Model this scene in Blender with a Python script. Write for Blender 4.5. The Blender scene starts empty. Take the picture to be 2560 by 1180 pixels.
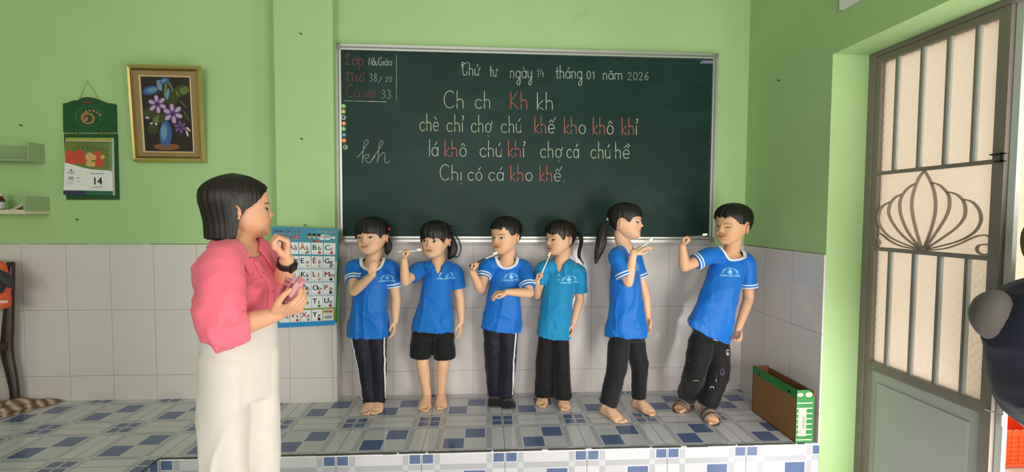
import bpy, bmesh, math, random, unicodedata
import numpy as np
from mathutils import Vector, Matrix
from mathutils.bvhtree import BVHTree

random.seed(7)
SC = bpy.context.scene
COL = SC.collection

# ---------------------------------------------------------------- camera
FPX, IW, IH = 1182.127, 2560.0, 1180.0
CAM = Vector((-0.1012, -2.5639, 1.1344))
YAW, PITCH, ROLL = 0.0580, -0.0450, 0.0050
def cam_axes():
    cy, sy, cp, sp = math.cos(YAW), math.sin(YAW), math.cos(PITCH), math.sin(PITCH)
    f = Vector((sy*cp, cy*cp, sp)); r = Vector((cy, -sy, 0)); u = r.cross(f)
    cr, sr = math.cos(ROLL), math.sin(ROLL)
    return r*cr+u*sr, u*cr-r*sr, f
CR, CU, CF = cam_axes()
cd = bpy.data.cameras.new('camera'); cam = bpy.data.objects.new('camera', cd); COL.objects.link(cam)
cd.sensor_fit = 'HORIZONTAL'; cd.sensor_width = 36.0; cd.lens = 36.0*FPX/IW; cd.clip_start = 0.05
m = Matrix((CR, CU, -CF)).transposed().to_4x4(); m.translation = CAM
cam.matrix_world = m
SC.camera = cam
def ray(px, py): return CF*FPX + CR*(px-IW/2) - CU*(py-IH/2)
def at(px, py, Y):
    d = ray(px, py); return CAM + d*((Y-CAM.y)/d.y)
def atx(px, py, X):
    d = ray(px, py); return CAM + d*((X-CAM.x)/d.x)
def atz(px, py, Z=0.0):
    d = ray(px, py); return CAM + d*((Z-CAM.z)/d.z)

# ---------------------------------------------------------------- light and exposure
SC.view_settings.view_transform = 'Standard'
SC.view_settings.look = 'None'
SC.view_settings.gamma = 1.0
SC.view_settings.use_curve_mapping = False
SC.view_settings.exposure = 0.0
w = bpy.data.worlds.new('sky'); SC.world = w; w.use_nodes = True
bg = w.node_tree.nodes['Background']; bg.inputs[0].default_value = (1.0, 0.97, 0.95, 1); bg.inputs[1].default_value = 1.7
def area(name, loc, target, sx, sy, watts, col=(1, 1, 1), spread=180):
    l = bpy.data.lights.new(name, 'AREA'); l.shape = 'RECTANGLE'; l.size = sx; l.size_y = sy; l.energy = watts; l.color = col
    l.spread = math.radians(spread)
    o = bpy.data.objects.new(name, l); COL.objects.link(o); o.location = loc
    o.rotation_euler = (Vector(target)-Vector(loc)).to_track_quat('-Z', 'Y').to_euler()
    return o
# daylight through the rear windows and the open door leaf
area('rear_window_daylight', (-1.3, -6.0, 1.75), (-1.2, 0.4, 1.2), 2.8, 1.7, 92, (1.0, 0.95, 0.955))
area('added_side_light', (1.54, -2.75, 0.45), (-0.3, 0.4, 0.45), 1.4, 1.3, 78, (1.0, 0.955, 0.95))  # added lamp in front of the solid side wall; no window there
area('doorway_daylight', (1.95, -1.42, 0.35), (0.4, 0.4, 0.4), 0.75, 1.2, 50, (1.0, 0.96, 0.95))

# ---------------------------------------------------------------- materials
def lin(c):
    if isinstance(c, str): c = tuple(int(c[i:i+2], 16) for i in (0, 2, 4))
    o = []
    for v in c[:3]:
        v /= 255.0; o.append(v/12.92 if v <= .04045 else ((v+.055)/1.055)**2.4)
    return tuple(o)+(1.0,)
class X:
    """tiny expression builder over math nodes"""
    def __init__(s, nt, v): s.nt, s.v = nt, v
    def op(s, o, b=None, c=None):
        n = s.nt.nodes.new('ShaderNodeMath'); n.operation = o
        for i, a in enumerate((s, b, c)):
            if a is None: continue
            if isinstance(a, X): s.nt.links.new(a.v, n.inputs[i])
            else: n.inputs[i].default_value = a
        return X(s.nt, n.outputs[0])
    def __add__(s, b): return s.op('ADD', b)
    def __sub__(s, b): return s.op('SUBTRACT', b)
    def __mul__(s, b): return s.op('MULTIPLY', b)
    def fr(s): return s.op('FRACT')
    def lt(s, b): return s.op('LESS_THAN', b)
    def gt(s, b): return s.op('GREATER_THAN', b)
    def mx(s, b): return s.op('MAXIMUM', b)
    def mn(s, b): return s.op('MINIMUM', b)
    def ab(s): return s.op('ABSOLUTE')
    def inv(s): return s.op('MULTIPLY_ADD', -1.0, 1.0)
    def within(s, a, b): return s.gt(a)*s.lt(b)
def mixc(nt, fac, a, b):
    n = nt.nodes.new('ShaderNodeMix'); n.data_type = 'RGBA'
    if isinstance(fac, X): nt.links.new(fac.v, n.inputs[0])
    else: n.inputs[0].default_value = fac
    for i, c in ((6, a), (7, b)):
        if isinstance(c, (tuple, list)): n.inputs[i].default_value = c
        else: nt.links.new(c, n.inputs[i])
    return n.outputs[2]
def base_mat(name, rough=.6, spec=.5, metal=0.0):
    m = bpy.data.materials.new(name); m.use_nodes = True
    b = m.node_tree.nodes['Principled BSDF']
    b.inputs['Roughness'].default_value = rough; b.inputs['Specular IOR Level'].default_value = spec; b.inputs['Metallic'].default_value = metal
    return m, m.node_tree, b
def noise(nt, scale, detail=3, rough=.55, vec=None, stretch=None):
    tc = nt.nodes.new('ShaderNodeTexCoord'); n = nt.nodes.new('ShaderNodeTexNoise')
    n.inputs['Scale'].default_value = scale; n.inputs['Detail'].default_value = detail; n.inputs['Roughness'].default_value = rough
    src = vec or tc.outputs['Object']
    if stretch:
        mp = nt.nodes.new('ShaderNodeMapping'); mp.inputs['Scale'].default_value = stretch; nt.links.new(src, mp.inputs[0]); src = mp.outputs[0]
    nt.links.new(src, n.inputs['Vector'])
    return X(nt, n.outputs[0])
def add_bump(nt, b, h, strength=.2, dist=.01):
    n = nt.nodes.new('ShaderNodeBump'); n.inputs['Strength'].default_value = strength; n.inputs['Distance'].default_value = dist
    nt.links.new(h.v, n.inputs['Height']); nt.links.new(n.outputs[0], b.inputs['Normal'])
def mat(name, col, rough=.6, spec=.5, metal=0.0, var=.06, vscale=30, bump=0.0, bscale=None, stretch=None, bdist=.004):
    m, nt, b = base_mat(name, rough, spec, metal)
    c = lin(col); d = tuple(max(0, v*(1-var*2)) for v in c[:3])+(1,)
    nz = noise(nt, vscale, stretch=stretch)
    nt.links.new(mixc(nt, nz, d, c), b.inputs['Base Color'])
    if bump: add_bump(nt, b, noise(nt, bscale or vscale*4, stretch=stretch), bump, bdist)
    return m
def wall_paint(name, col):
    m, nt, b = base_mat(name, .5, .35)
    c = lin(col)
    big = noise(nt, 1.6, 4); fine = noise(nt, 45, 2)
    c1 = mixc(nt, big, tuple(v*.90 for v in c[:3])+(1,), tuple(min(1, v*1.08) for v in c[:3])+(1,))
    sm = noise(nt, 3.0, 6, .7).gt(.69)*.16        # scuffs
    c2 = mixc(nt, sm, c1, lin((120, 150, 100)))
    nt.links.new(c2, b.inputs['Base Color'])
    add_bump(nt, b, big*1.5+fine*.35, .35, .006)
    return m
def floor_tile(name, axis, v0=0.0):
    """printed ceramic tile: blue chequer pairs, grey bands, blue corner squares; 40 cm module"""
    m, nt, b = base_mat(name, .10, .45)
    tc = nt.nodes.new('ShaderNodeTexCoord'); sp = nt.nodes.new('ShaderNodeSeparateXYZ'); nt.links.new(tc.outputs['Object'], sp.inputs[0])
    o = [X(nt, sp.outputs[i]) for i in range(3)]
    u = (o[axis[0]]*2.5+100.0).fr(); v = (o[axis[1]]*2.5+(100.0+v0)).fr()
    a = u.mn(u.inv()); c = v.mn(v.inv())
    band = a.within(.153, .222).mx(c.within(.153, .222))
    bandx = a.within(.153, .222)*c.within(.153, .222)
    corner = a.within(.013, .140)*c.within(.013, .140)
    lowu, lowv = u.within(.240, .496), v.within(.240, .496)
    hiu, hiv = u.within(.504, .760), v.within(.504, .760)
    blue = corner.mx(lowu*lowv).mx(hiu*hiv)
    halo = (a.lt(.150)*c.lt(.150)).mx(u.within(.232, .504)*v.within(.232, .504)).mx(u.within(.496, .768)*v.within(.496, .768))
    grout = a.lt(.0045).mx(c.lt(.0045))
    strip = (a.lt(.153)).mx(c.lt(.153))
    nz = noise(nt, 60, 2)
    base = mixc(nt, nz, lin((190, 188, 192)), lin((200, 198, 202)))
    base = mixc(nt, strip, base, lin((204, 202, 206)))
    col = mixc(nt, band*.75, base, lin((166, 166, 170)))
    col = mixc(nt, bandx*.8, col, lin((198, 200, 202)))
    col = mixc(nt, halo, col, lin((205, 208, 210)))
    bl = mixc(nt, nz, lin((84, 100, 138)), lin((98, 114, 152)))
    col = mixc(nt, blue, col, bl)
    col = mixc(nt, grout*.85, col, lin((104, 104, 102)))
    nt.links.new(col, b.inputs['Base Color'])
    add_bump(nt, b, grout.inv()+noise(nt, 5, 2)*.12, .25, .003)
    return m
def wall_tile(name, ax, x0, col=(214, 206, 202)):
    m, nt, b = base_mat(name, .16, .5)
    tc = nt.nodes.new('ShaderNodeTexCoord'); sp = nt.nodes.new('ShaderNodeSeparateXYZ'); nt.links.new(tc.outputs['Object'], sp.inputs[0])
    u = ((X(nt, sp.outputs[ax])-x0)*4.0+100.0).fr(); v = ((X(nt, sp.outputs[2])-.15)*2.5+100.0).fr()
    g = (u.mn(u.inv()).lt(.006)).mx(v.mn(v.inv()).lt(.0042))
    nz = noise(nt, 2.2, 4)
    c = lin(col)
    base = mixc(nt, nz, tuple(k*.93 for k in c[:3])+(1,), c)
    nt.links.new(mixc(nt, g*.7, base, lin((140, 134, 128))), b.inputs['Base Color'])
    add_bump(nt, b, g.inv()+noise(nt, 3.0, 1)*.8, .3, .004)
    return m
M = {}
M['green'] = wall_paint('green wall paint', (166, 199, 138))
M['ceiling'] = mat('white ceiling paint', (225, 226, 220), .8)
M['floor_top'] = floor_tile('patterned floor tile', (0, 1))
M['floor_riser'] = floor_tile('patterned riser tile', (0, 2))
M['floor_side'] = floor_tile('patterned side tile', (1, 2))
M['tile_b'] = wall_tile('white wall tile', 0, -.17)
M['tile_l'] = wall_tile('white wall tile further along', 0, -2.34)
M['tile_p'] = wall_tile('white pillar tile', 0, -1.262)
M['tile_r'] = wall_tile('white side wall tile', 1, .15)
M['cream_wall'] = mat('cream outdoor wall', (244, 228, 200), .8, var=.03, vscale=4)
M['concrete'] = mat('outdoor concrete', (222, 214, 204), .85, var=.06, vscale=8)
M['alu'] = mat('brushed aluminium', (205, 205, 200), .34, .5, .75, var=.03)
M['alu_matte'] = mat('grey anodised aluminium', (140, 140, 132), .45, .5, .5, var=.03)
M['black'] = mat('black plastic', (18, 17, 18), .45)
M['white'] = mat('white plastic', (235, 234, 228), .4)
M['gold'] = mat('gold frame', (226, 200, 128), .24, .5, .85, var=.12, vscale=18)
M['gold_dark'] = mat('dark gold frame', (140, 114, 62), .38, .5, .7, var=.2, vscale=60, bump=.6, bscale=160)
M['darkwood'] = mat('dark lacquered wood', (52, 28, 26), .35, var=.15, vscale=20, stretch=(1, 1, .15))
M['cardboard'] = mat('brown cardboard', (142, 98, 52), .8, var=.06, vscale=8, bump=.1)
M['cardboard_in'] = mat('inner cardboard', (128, 82, 46), .85, var=.06)
M['box_green'] = mat('green printed cardboard', (32, 128, 52), .6)
M['box_white'] = mat('pale print', (206, 212, 178), .6)
M['steel_paint'] = mat('grey painted steel', (132, 122, 112), .42, .5, .1, var=.08, vscale=14, bump=.08)
M['steel_panel'] = mat('blue grey sheet steel', (176, 176, 174), .45, .5, .1, var=.06, vscale=5, bump=.05)
M['grille'] = mat('taupe painted bar', (150, 132, 118), .45, var=.06)
M['light_steel'] = mat('pale galvanised steel', (196, 200, 196), .45, var=.05)

# ---------------------------------------------------------------- mesh helpers
class MB:
    """collects shapes; build() links them as ONE mesh object"""
    def __init__(s): s.v, s.f, s.mi, s.uv = [], [], [], {}
    def face(s, idx, m=0): s.f.append(tuple(idx)); s.mi.append(m)
    def add(s, vs, fs, m=0):
        o = len(s.v); s.v += [Vector(p) for p in vs]
        for f in fs: s.face([i+o for i in f], m)
        return o
    def box(s, a, b, m=0, bev=0.0):
        x0, y0, z0 = [min(a[i], b[i]) for i in range(3)]; x1, y1, z1 = [max(a[i], b[i]) for i in range(3)]
        if bev <= 0:
            vs = [(x, y, z) for x in (x0, x1) for y in (y0, y1) for z in (z0, z1)]
            s.add(vs, [(0, 1, 3, 2), (4, 6, 7, 5), (0, 4, 5, 1), (2, 3, 7, 6), (0, 2, 6, 4), (1, 5, 7, 3)], m)
        else:
            bm = bmesh.new(); bmesh.ops.create_cube(bm, size=1)
            for v in bm.verts: v.co = Vector(((x0+x1)/2+v.co.x*(x1-x0), (y0+y1)/2+v.co.y*(y1-y0), (z0+z1)/2+v.co.z*(z1-z0)))
            bmesh.ops.bevel(bm, geom=list(bm.edges), offset=bev, segments=2, affect='EDGES', profile=.6)
            bm.verts.index_update(); s.add([v.co.copy() for v in bm.verts], [[v.index for v in f.verts] for f in bm.faces], m); bm.free()
    def obox(s, c, ax, ay, az, m=0):
        """box from centre and three half-axis vectors"""
        c, ax, ay, az = Vector(c), Vector(ax), Vector(ay), Vector(az)
        vs = [c+ax*i+ay*j+az*k for i in (-1, 1) for j in (-1, 1) for k in (-1, 1)]
        s.add(vs, [(0, 1, 3, 2), (4, 6, 7, 5), (0, 4, 5, 1), (2, 3, 7, 6), (0, 2, 6, 4), (1, 5, 7, 3)], m)
    def loft(s, rings, m=0, cap=True, closed=True):
        n = len(rings[0]); o = len(s.v)
        for r in rings: s.v += [Vector(p) for p in r]
        for i in range(len(rings)-1):
            for j in range(n if closed else n-1):
                k = (j+1) % n
                s.face((o+i*n+j, o+i*n+k, o+(i+1)*n+k, o+(i+1)*n+j), m)
        if cap:
            s.face([o+j for j in reversed(range(n))], m); s.face([o+(len(rings)-1)*n+j for j in range(n)], m)
        return o
    def tube(s, pts, rad, n=12, m=0, round_ends=True, side=None, sub=0):
        """swept tube; rad = list of r or (ra, rb); side = fixed direction of ra"""
        pts = [Vector(p) for p in pts]
        rad = rad if isinstance(rad, list) else [rad]*len(pts)
        rad = [r if isinstance(r, tuple) else (r, r) for r in rad]
        if sub and len(pts) > 2: pts, rad = spline(pts, rad, sub)
        k = len(pts); rings = []
        tang = [(pts[min(i+1, k-1)]-pts[max(i-1, 0)]).normalized() for i in range(k)]
        if side is None:
            a = Vector((0, 0, 1)) if abs(tang[0].z) < .9 else Vector((1, 0, 0)); sd = a.cross(tang[0]).normalized()
        else: sd = Vector(side)
        fr = []
        for i in range(k):
            if side is not None: sd = Vector(side)
            sd = (sd - tang[i]*sd.dot(tang[i]))
            sd = sd.normalized() if sd.length > 1e-6 else tang[i].orthogonal().normalized()
            fr.append((sd.copy(), tang[i].cross(sd)))
        def ring(c, f, ra, rb): return [c+f[0]*(ra*math.cos(2*math.pi*j/n))+f[1]*(rb*math.sin(2*math.pi*j/n)) for j in range(n)]
        if round_ends:
            for t in (80, 50, 22):
                q = math.radians(t); r = rad[0]; rings.append(ring(pts[0]-tang[0]*(min(r)*math.sin(q)), fr[0], r[0]*math.cos(q), r[1]*math.cos(q)))
        for i in range(k): rings.append(ring(pts[i], fr[i], *rad[i]))
        if round_ends:
            for t in (22, 50, 80):
                q = math.radians(t); r = rad[-1]; rings.append(ring(pts[-1]+tang[-1]*(min(r)*math.sin(q)), fr[-1], r[0]*math.cos(q), r[1]*math.cos(q)))
        s.loft(rings, m)
    def ball(s, c, rx, ry=None, rz=None, m=0, nu=16, nv=10, axes=None):
        ry = ry or rx; rz = rz or rx; c = Vector(c); A = axes or (Vector((1, 0, 0)), Vector((0, 1, 0)), Vector((0, 0, 1)))
        rings = []
        for i in range(1, nv):
            t = math.pi*i/nv; rings.append([c+A[0]*(rx*math.sin(t)*math.cos(2*math.pi*j/nu))+A[1]*(ry*math.sin(t)*math.sin(2*math.pi*j/nu))-A[2]*(rz*math.cos(t)) for j in range(nu)])
        s.loft(rings, m)
    def prism(s, poly, ex, m=0):
        """polygon (list of points) extruded by vector ex"""
        n = len(poly); ex = Vector(ex); o = len(s.v)
        s.v += [Vector(p) for p in poly]+[Vector(p)+ex for p in poly]
        s.face([o+i for i in reversed(range(n))], m); s.face([o+n+i for i in range(n)], m)
        for i in range(n): j = (i+1) % n; s.face((o+i, o+j, o+n+j, o+n+i), m)
    def mesh(s, name):
        me = bpy.data.meshes.new(name); me.from_pydata([tuple(v) for v in s.v], [], s.f); me.update()
        bm = bmesh.new(); bm.from_mesh(me); bmesh.ops.recalc_face_normals(bm, faces=bm.faces); bm.to_mesh(me); bm.free()
        if any(s.mi): me.polygons.foreach_set('material_index', s.mi)
        return me
    def build(s, name, mats, parent=None, smooth=False, base=None):
        return link(name, s.mesh(name), mats, parent, smooth, base)
def spline(pts, rad, sub):
    P, Rr = [], []; k = len(pts)
    rad = [r if isinstance(r, tuple) else (r, r) for r in rad] if rad else [(0, 0)]*k
    for i in range(k-1):
        p0, p1, p2, p3 = pts[max(i-1, 0)], pts[i], pts[i+1], pts[min(i+2, k-1)]
        for j in range(sub):
            t = j/sub
            P.append(.5*((2*p1)+(p2-p0)*t+(2*p0-5*p1+4*p2-p3)*t*t+(3*p1-p0-3*p2+p3)*t**3))
            Rr.append(tuple(rad[i][q]*(1-t)+rad[i+1][q]*t for q in (0, 1)))
    P.append(pts[-1]); Rr.append(tuple(rad[-1]))
    return P, Rr
def link(name, me, mats, parent=None, smooth=False, base=None):
    mats = mats if isinstance(mats, (list, tuple)) else [mats]
    me.name = name
    for mm in mats: me.materials.append(mm)
    o = bpy.data.objects.new(name, me); COL.objects.link(o)
    org = base
    if parent is not None:
        org = Vector(parent.get('_org', (0, 0, 0))) if base is None else base
        o.parent = parent
    if org is not None:
        me.transform(Matrix.Translation(-Vector(org)))
        if parent is None: o.location = org
    o['_org'] = tuple(org) if org is not None else (0.0, 0.0, 0.0)
    if smooth: me.polygons.foreach_set('use_smooth', [True]*len(me.polygons))
    return o
def thing(name, label, cat, loc, group=None, kind=None):
    o = bpy.data.objects.new(name, None); COL.objects.link(o); o.location = loc; o.empty_display_size = .05
    o['_org'] = tuple(loc); o['label'] = label; o['category'] = cat
    if group: o['group'] = group
    if kind: o['kind'] = kind
    return o
def tag(o, label, cat, group=None):
    o['label'] = label; o['category'] = cat
    if group: o['group'] = group
    return o
def struct(o, label=None):
    o['kind'] = 'structure'
    if label: o['label'] = label
    return o
def text_mesh(s, size, bold=0.0):
    """flat outline of a word, as (verts 2D list, faces, width); bold = extra stroke weight"""
    c = bpy.data.curves.new('t', 'FONT'); c.body = s; c.size = size; c.resolution_u = 3
    o = bpy.data.objects.new('t', c); COL.objects.link(o)
    dg = bpy.context.evaluated_depsgraph_get(); me = bpy.data.meshes.new_from_object(o.evaluated_get(dg))
    v0 = [(v.co.x, v.co.y) for v in me.vertices]; f0 = [tuple(p.vertices) for p in me.polygons]
    bpy.data.objects.remove(o); bpy.data.curves.remove(c); bpy.data.meshes.remove(me)
    vs, fs = [], []
    for dx, dy in (((-1, 0), (1, 0), (0, -.7), (0, .7)) if bold else ((0, 0),)):
        n = len(vs); vs += [(x+dx*bold, y+dy*bold) for x, y in v0]; fs += [tuple(i+n for i in f) for f in f0]
    return vs, fs, (max([v[0] for v in vs]) if vs else 0)

# ================================================================ THE ROOM
WY, RX, DZ, FZ, CZ = 0.40, 1.576, 0.945, -0.30, 3.1
EDGE = -0.335
mb = MB(); mb.box((-4.6, -6.4, FZ-.1), (1.776, .6, FZ)); struct(mb.build('floor', mat('grey floor tile', (190, 190, 188), .2)))
mb = MB(); mb.box((1.776, -6.4, FZ-.1), (4.2, 3.0, FZ-.005)); struct(mb.build('pavement', M['concrete']))
# raised teaching platform, L-shaped
mb = MB()
pl = [(-4.4, WY), (RX, WY), (RX, EDGE), (-1.604, EDGE), (-1.604, -3.6), (-4.4, -3.6)]
o = mb.add([(x, y, 0) for x, y in pl]+[(x, y, FZ) for x, y in pl], [])
mb.face([o+0, o+1, o+2, o+3], 0); mb.face([o+0, o+3, o+4, o+5], 0)
mb.face([o+2, o+3, o+9, o+8], 1); mb.face([o+3, o+4, o+10, o+9], 2); mb.face([o+4, o+5, o+11, o+10], 1)
struct(mb.build('platform', [M['floor_top'], M['floor_riser'], M['floor_side']]))
# worn cement joint along the platform edge
mb = MB(); x = -1.6
while x < 1.5:
    L = random.uniform(.06, .22)
    mb.box((x, EDGE-.0025, -.0035-random.random()*.004), (min(x+L, 1.5), EDGE+.004, .0006))
    x += L+random.choice((0, 0, .01, .03))
mb.box((-1.604, -2.4, -.006), (-1.6015, EDGE, .0006))
struct(mb.build('trim_1', mat('dirty cement joint', (70, 66, 60), .9)))
mb = MB(); mb.box((-1.6, EDGE-.002, -.012), (RX, EDGE, -.0045)); struct(mb.build('trim_2', mat('white riser edge', (226, 226, 226), .3)))
mb = MB(); mb.box((-4.6, WY, FZ), (1.776, WY+.2, CZ)); struct(mb.build('wall_back', M['green']))
mb = MB(); mb.box((-4.6, -6.4, FZ), (-4.4, WY, CZ)); struct(mb.build('wall_left', M['green']))
mb = MB(); mb.box((-4.6, -6.4, CZ), (1.776, .6, CZ+.12)); struct(mb.build('ceiling', M['ceiling']))
# side wall with the doorway
OT, OE = 1.917, -1.62
mb = MB()
mb.box((RX, OT*0+EDGE-.002, FZ), (RX+.2, WY, CZ)); mb.box((RX, OE, OT), (RX+.2, EDGE-.002, CZ)); mb.box((RX, -6.4, FZ), (RX+.2, OE, CZ))
struct(mb.build('wall_right', M['green']))
mb = MB()
mb.box((-4.4, -6.4, FZ), (-2.3, -6.2, CZ)); mb.box((1.5, -6.4, FZ), (RX, -6.2, CZ)); mb.box((-2.3, -6.4, FZ), (1.5, -6.2, .85)); mb.box((-2.3, -6.4, 2.65), (1.5, -6.2, CZ))
struct(mb.build('wall_front', M['green']))
g = thing('window_1', 'wide window in the rear wall with grey steel frame', 'window', (-.4, -6.2, .85), kind='structure')
mb = MB()
for x in (-2.3, -1.05, .2, 1.44): mb.box((x, -6.3, .85), (x+.06, -6.22, 2.65))
for z in (.85, 1.9, 2.59): mb.box((-2.3, -6.3, z), (1.5, -6.22, z+.06))
mb.build('window_frame', M['steel_paint'], g)
# pillar
mb = MB(); mb.box((-1.327, .305, FZ), (-.99, WY, CZ), bev=.004); struct(mb.build('pillar', M['green']))
# white tile dado, three faces
mb = MB(); mb.box((-.985, WY-.008, 0), (RX, WY, DZ)); mb.box((-.985, WY-.008, DZ-.001), (1.352, WY, .966)); struct(mb.build('trim_3', M['tile_b']))
mb = MB(); mb.box((-4.4, WY-.008, 0), (-1.327, WY, DZ)); struct(mb.build('trim_4', M['tile_l']))
mb = MB(); mb.box((-1.332, .297, 0), (-.985, WY, DZ+.012)); struct(mb.build('trim_5', M['tile_p']))
mb = MB(); mb.box((RX-.008, EDGE-.002, 0), (RX, WY-.008, DZ)); struct(mb.build('trim_6', M['tile_r']))
# grimy paint line above the tile
def grime(name, a, b, nrm, seed):
    rnd = random.Random(seed); a, b = Vector(a), Vector(b); L = (b-a).length; d = (b-a)/L; mb = MB(); t = 0
    while t < L-.02:
        s = rnd.uniform(.03, .25); e = min(t+s, L); h = rnd.uniform(.001, .0035)
        p, q2 = a+d*t, a+d*e; n = Vector(nrm)*.0012
        mb.prism([p, q2, q2+Vector((0, 0, h)), p+Vector((0, 0, h))], n); t = e+rnd.choice((0, .02, .06))
    return struct(mb.build(name, M['grime']))
M['grime'] = mat('dark green grime', (64, 104, 46), .8)
grime('trim_7', (-4.3, WY, DZ), (-1.33, WY, DZ), (0, -1, 0), 1)
grime('trim_8', (RX, .38, DZ), (RX, -.33, DZ), (-1, 0, 0), 2)
# outdoors
mb = MB(); mb.box((4.0, -6.4, FZ), (4.2, 3.0, 3.4)); struct(mb.build('wall_outside', M['cream_wall']))

# transom opening above the door
v0 = atx(2098, 25, RX-.02); v1 = atx(2150, 0, RX-.02)
g = thing('window_2', 'white framed vent window above the door', 'window', (RX, v0.y, v0.z), kind='structure')
mb = MB(); mb.box((RX-.02, v0.y-.095, v0.z), (RX, v0.y, v0.z+.5)); mb.box((RX-.02, v0.y-.7, v0.z-.0), (RX, v0.y-.095, v0.z+.03)); mb.build('window_frame', M['white'], g)
mb = MB(); mb.box((RX-.012, v0.y-.7, v0.z+.03), (RX, v0.y-.095, v0.z+.5)); mb.build('pane', M['light_steel'], g)

# ---------------------------------------------------------------- the door
DX = 1.772
def frosted():
    m, nt, b = base_mat('patterned cast glass', .25, .5)
    tc = nt.nodes.new('ShaderNodeTexCoord'); sp = nt.nodes.new('ShaderNodeSeparateXYZ'); nt.links.new(tc.outputs['Object'], sp.inputs[0])
    y, z = X(nt, sp.outputs[1]), X(nt, sp.outputs[2])
    p = (y*1.0+z*.8)*32.0; q2 = (y*1.0-z*.8)*32.0
    a = (p.fr()-.5).ab(); c = (q2.fr()-.5).ab()
    h = a.mx(c)
    line = h.gt(.45)
    tr = nt.nodes.new('ShaderNodeBsdfTranslucent'); mx = nt.nodes.new('ShaderNodeMixShader'); out = nt.nodes['Material Output']
    nt.links.new(mixc(nt, line*.35, lin((252, 244, 238)), lin((255, 255, 255))), tr.inputs[0])
    b.inputs['Base Color'].default_value = lin((232, 222, 214))
    bn = nt.nodes.new('ShaderNodeBump'); bn.inputs['Strength'].default_value = .45; bn.inputs['Distance'].default_value = .012
    nt.links.new((h*1.2+noise(nt, 70, 2)*.25).v, bn.inputs['Height'])
    nt.links.new(bn.outputs[0], tr.inputs['Normal']); nt.links.new(bn.outputs[0], b.inputs['Normal'])
    mx.inputs[0].default_value = .22
    nt.links.new(tr.outputs[0], mx.inputs[1]); nt.links.new(b.outputs[0], mx.inputs[2]); nt.links.new(mx.outputs[0], out.inputs[0])
    return m
door = thing('door_1', 'grey steel door leaf with patterned glass and lotus scroll grille', 'door', (DX, -.65, FZ), kind='structure')
YA, YB = -.372, -.955
mb = MB()
mb.box((DX-.012, EDGE-.0025, FZ), (DX+.05, YA, 1.8945)); mb.box((DX-.012, -1.60, 1.8945), (DX+.05, EDGE-.0025, 1.9165))
mb.build('door_frame', M['steel_paint'], door)
mb = MB()
mb.box((DX-.006, YA-.001, FZ+.02), (DX+.03, YA-.030, 1.893)); mb.box((DX-.006, YB+.040, FZ+.02), (DX+.03, YB, 1.893))
mb.box((DX-.006, YA-.03, 1.862), (DX+.03, YB+.04, 1.893)); mb.box((DX-.006, YA-.03, .395), (DX+.03, YB+.04, .436)); mb.box((DX-.006, YA-.03, FZ+.02), (DX+.03, YB+.04, FZ+.08))
mb.build('leaf_frame', M['steel_paint'], door)
mb = MB(); mb.box((DX+.006, YA-.03, FZ+.07), (DX+.014, YB+.04, .40))
mb.prism([(DX+.006, YA-.075, FZ+.13), (DX+.006, YB+.085, FZ+.13), (DX+.006, YB+.085, .34), (DX+.006, YA-.075, .34)], (-.008, 0, 0))
mb.build('lower_panel', M['steel_panel'], door)
mb = MB(); mb.box((DX+.016, YA-.03, .434), (DX+.021, YB+.04, 1.864)); mb.build('glass_pane', frosted(), door)
mb = MB(); mb.box((DX-.004, YA-.03, 1.331), (DX+.010, YB+.04, 1.347)); mb.box((DX-.004, YA-.03, .972), (DX+.010, YB+.04, .990)); mb.build('cross_rail', M['steel_paint'], door)
for yy in (-.483, -.606, -.722, -.834):
    for za, zb in ((1.346, 1.864), (.436, .973)):
        mb = MB(); mb.box((DX-.004, yy-.0035, za), (DX+.011, yy+.0035, zb), 0); mb.box((DX+.0015, yy-.012, za), (DX+.011, yy-.0036, zb), 1)
        mb.build('grille_bar', [M['steel_paint'], M['light_steel']], door)
def lotus(pts):
    P = [atx(2100+x/4.215, 420+y/4.215, DX+.001) for x, y in pts]; P, _ = spline(P, None, 6); return P
LOT = [[(890, 30), (840, 90), (800, 180), (770, 280), (757, 400), (775, 540), (815, 700), (858, 850)],
 [(805, 160), (740, 195), (685, 245), (645, 310), (630, 400), (650, 520), (720, 680), (848, 850)],
 [(655, 275), (590, 305), (540, 360), (515, 430), (520, 500), (570, 600), (680, 730), (840, 852)],
 [(530, 358), (465, 390), (420, 450), (403, 530), (430, 620), (510, 715), (640, 785), (825, 854)],
 [(820, 858), (650, 825), (530, 770), (440, 700), (380, 680), (330, 700), (303, 750), (320, 810), (370, 832), (415, 800), (410, 760), (380, 745), (355, 755)],
 [(890, 30), (935, 100), (975, 190), (1000, 290), (1008, 420), (985, 560), (935, 720), (880, 850)],
 [(960, 150), (1040, 175), (1100, 225), (1145, 290), (1155, 370), (1140, 460), (1080, 580), (900, 845)],
 [(1125, 248), (1210, 270), (1270, 310), (1310, 370), (1322, 450), (1300, 540), (1190, 660), (910, 850)],
 [(1310, 330), (1390, 355), (1450, 415), (1485, 500), (1475, 590), (1400, 690), (1220, 780), (920, 855)],
 [(925, 866), (1100, 850), (1260, 800), (1400, 735), (1500, 708), (1570, 720), (1615, 775), (1615, 850), (1575, 900), (1510, 912), (1455, 885), (1445, 840), (1480, 810), (1560, 805)]]
for pts in LOT:
    mb = MB(); mb.tube(lotus(pts), [(.0085, .0028)]*((len(pts)-1)*6+1), n=8, side=(1, 0, 0), round_ends=False); mb.build('lotus_scroll', M['grille'], door, smooth=True)
mb = MB(); c = atx(2100+870/4.215, 420+858/4.215, DX); mb.ball(c+Vector((0, 0, .004)), .010, .022, .012); mb.build('lotus_boss', M['steel_paint'], door, smooth=True)
mb = MB(); c = atx(2497, 392, DX-.01)
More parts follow.
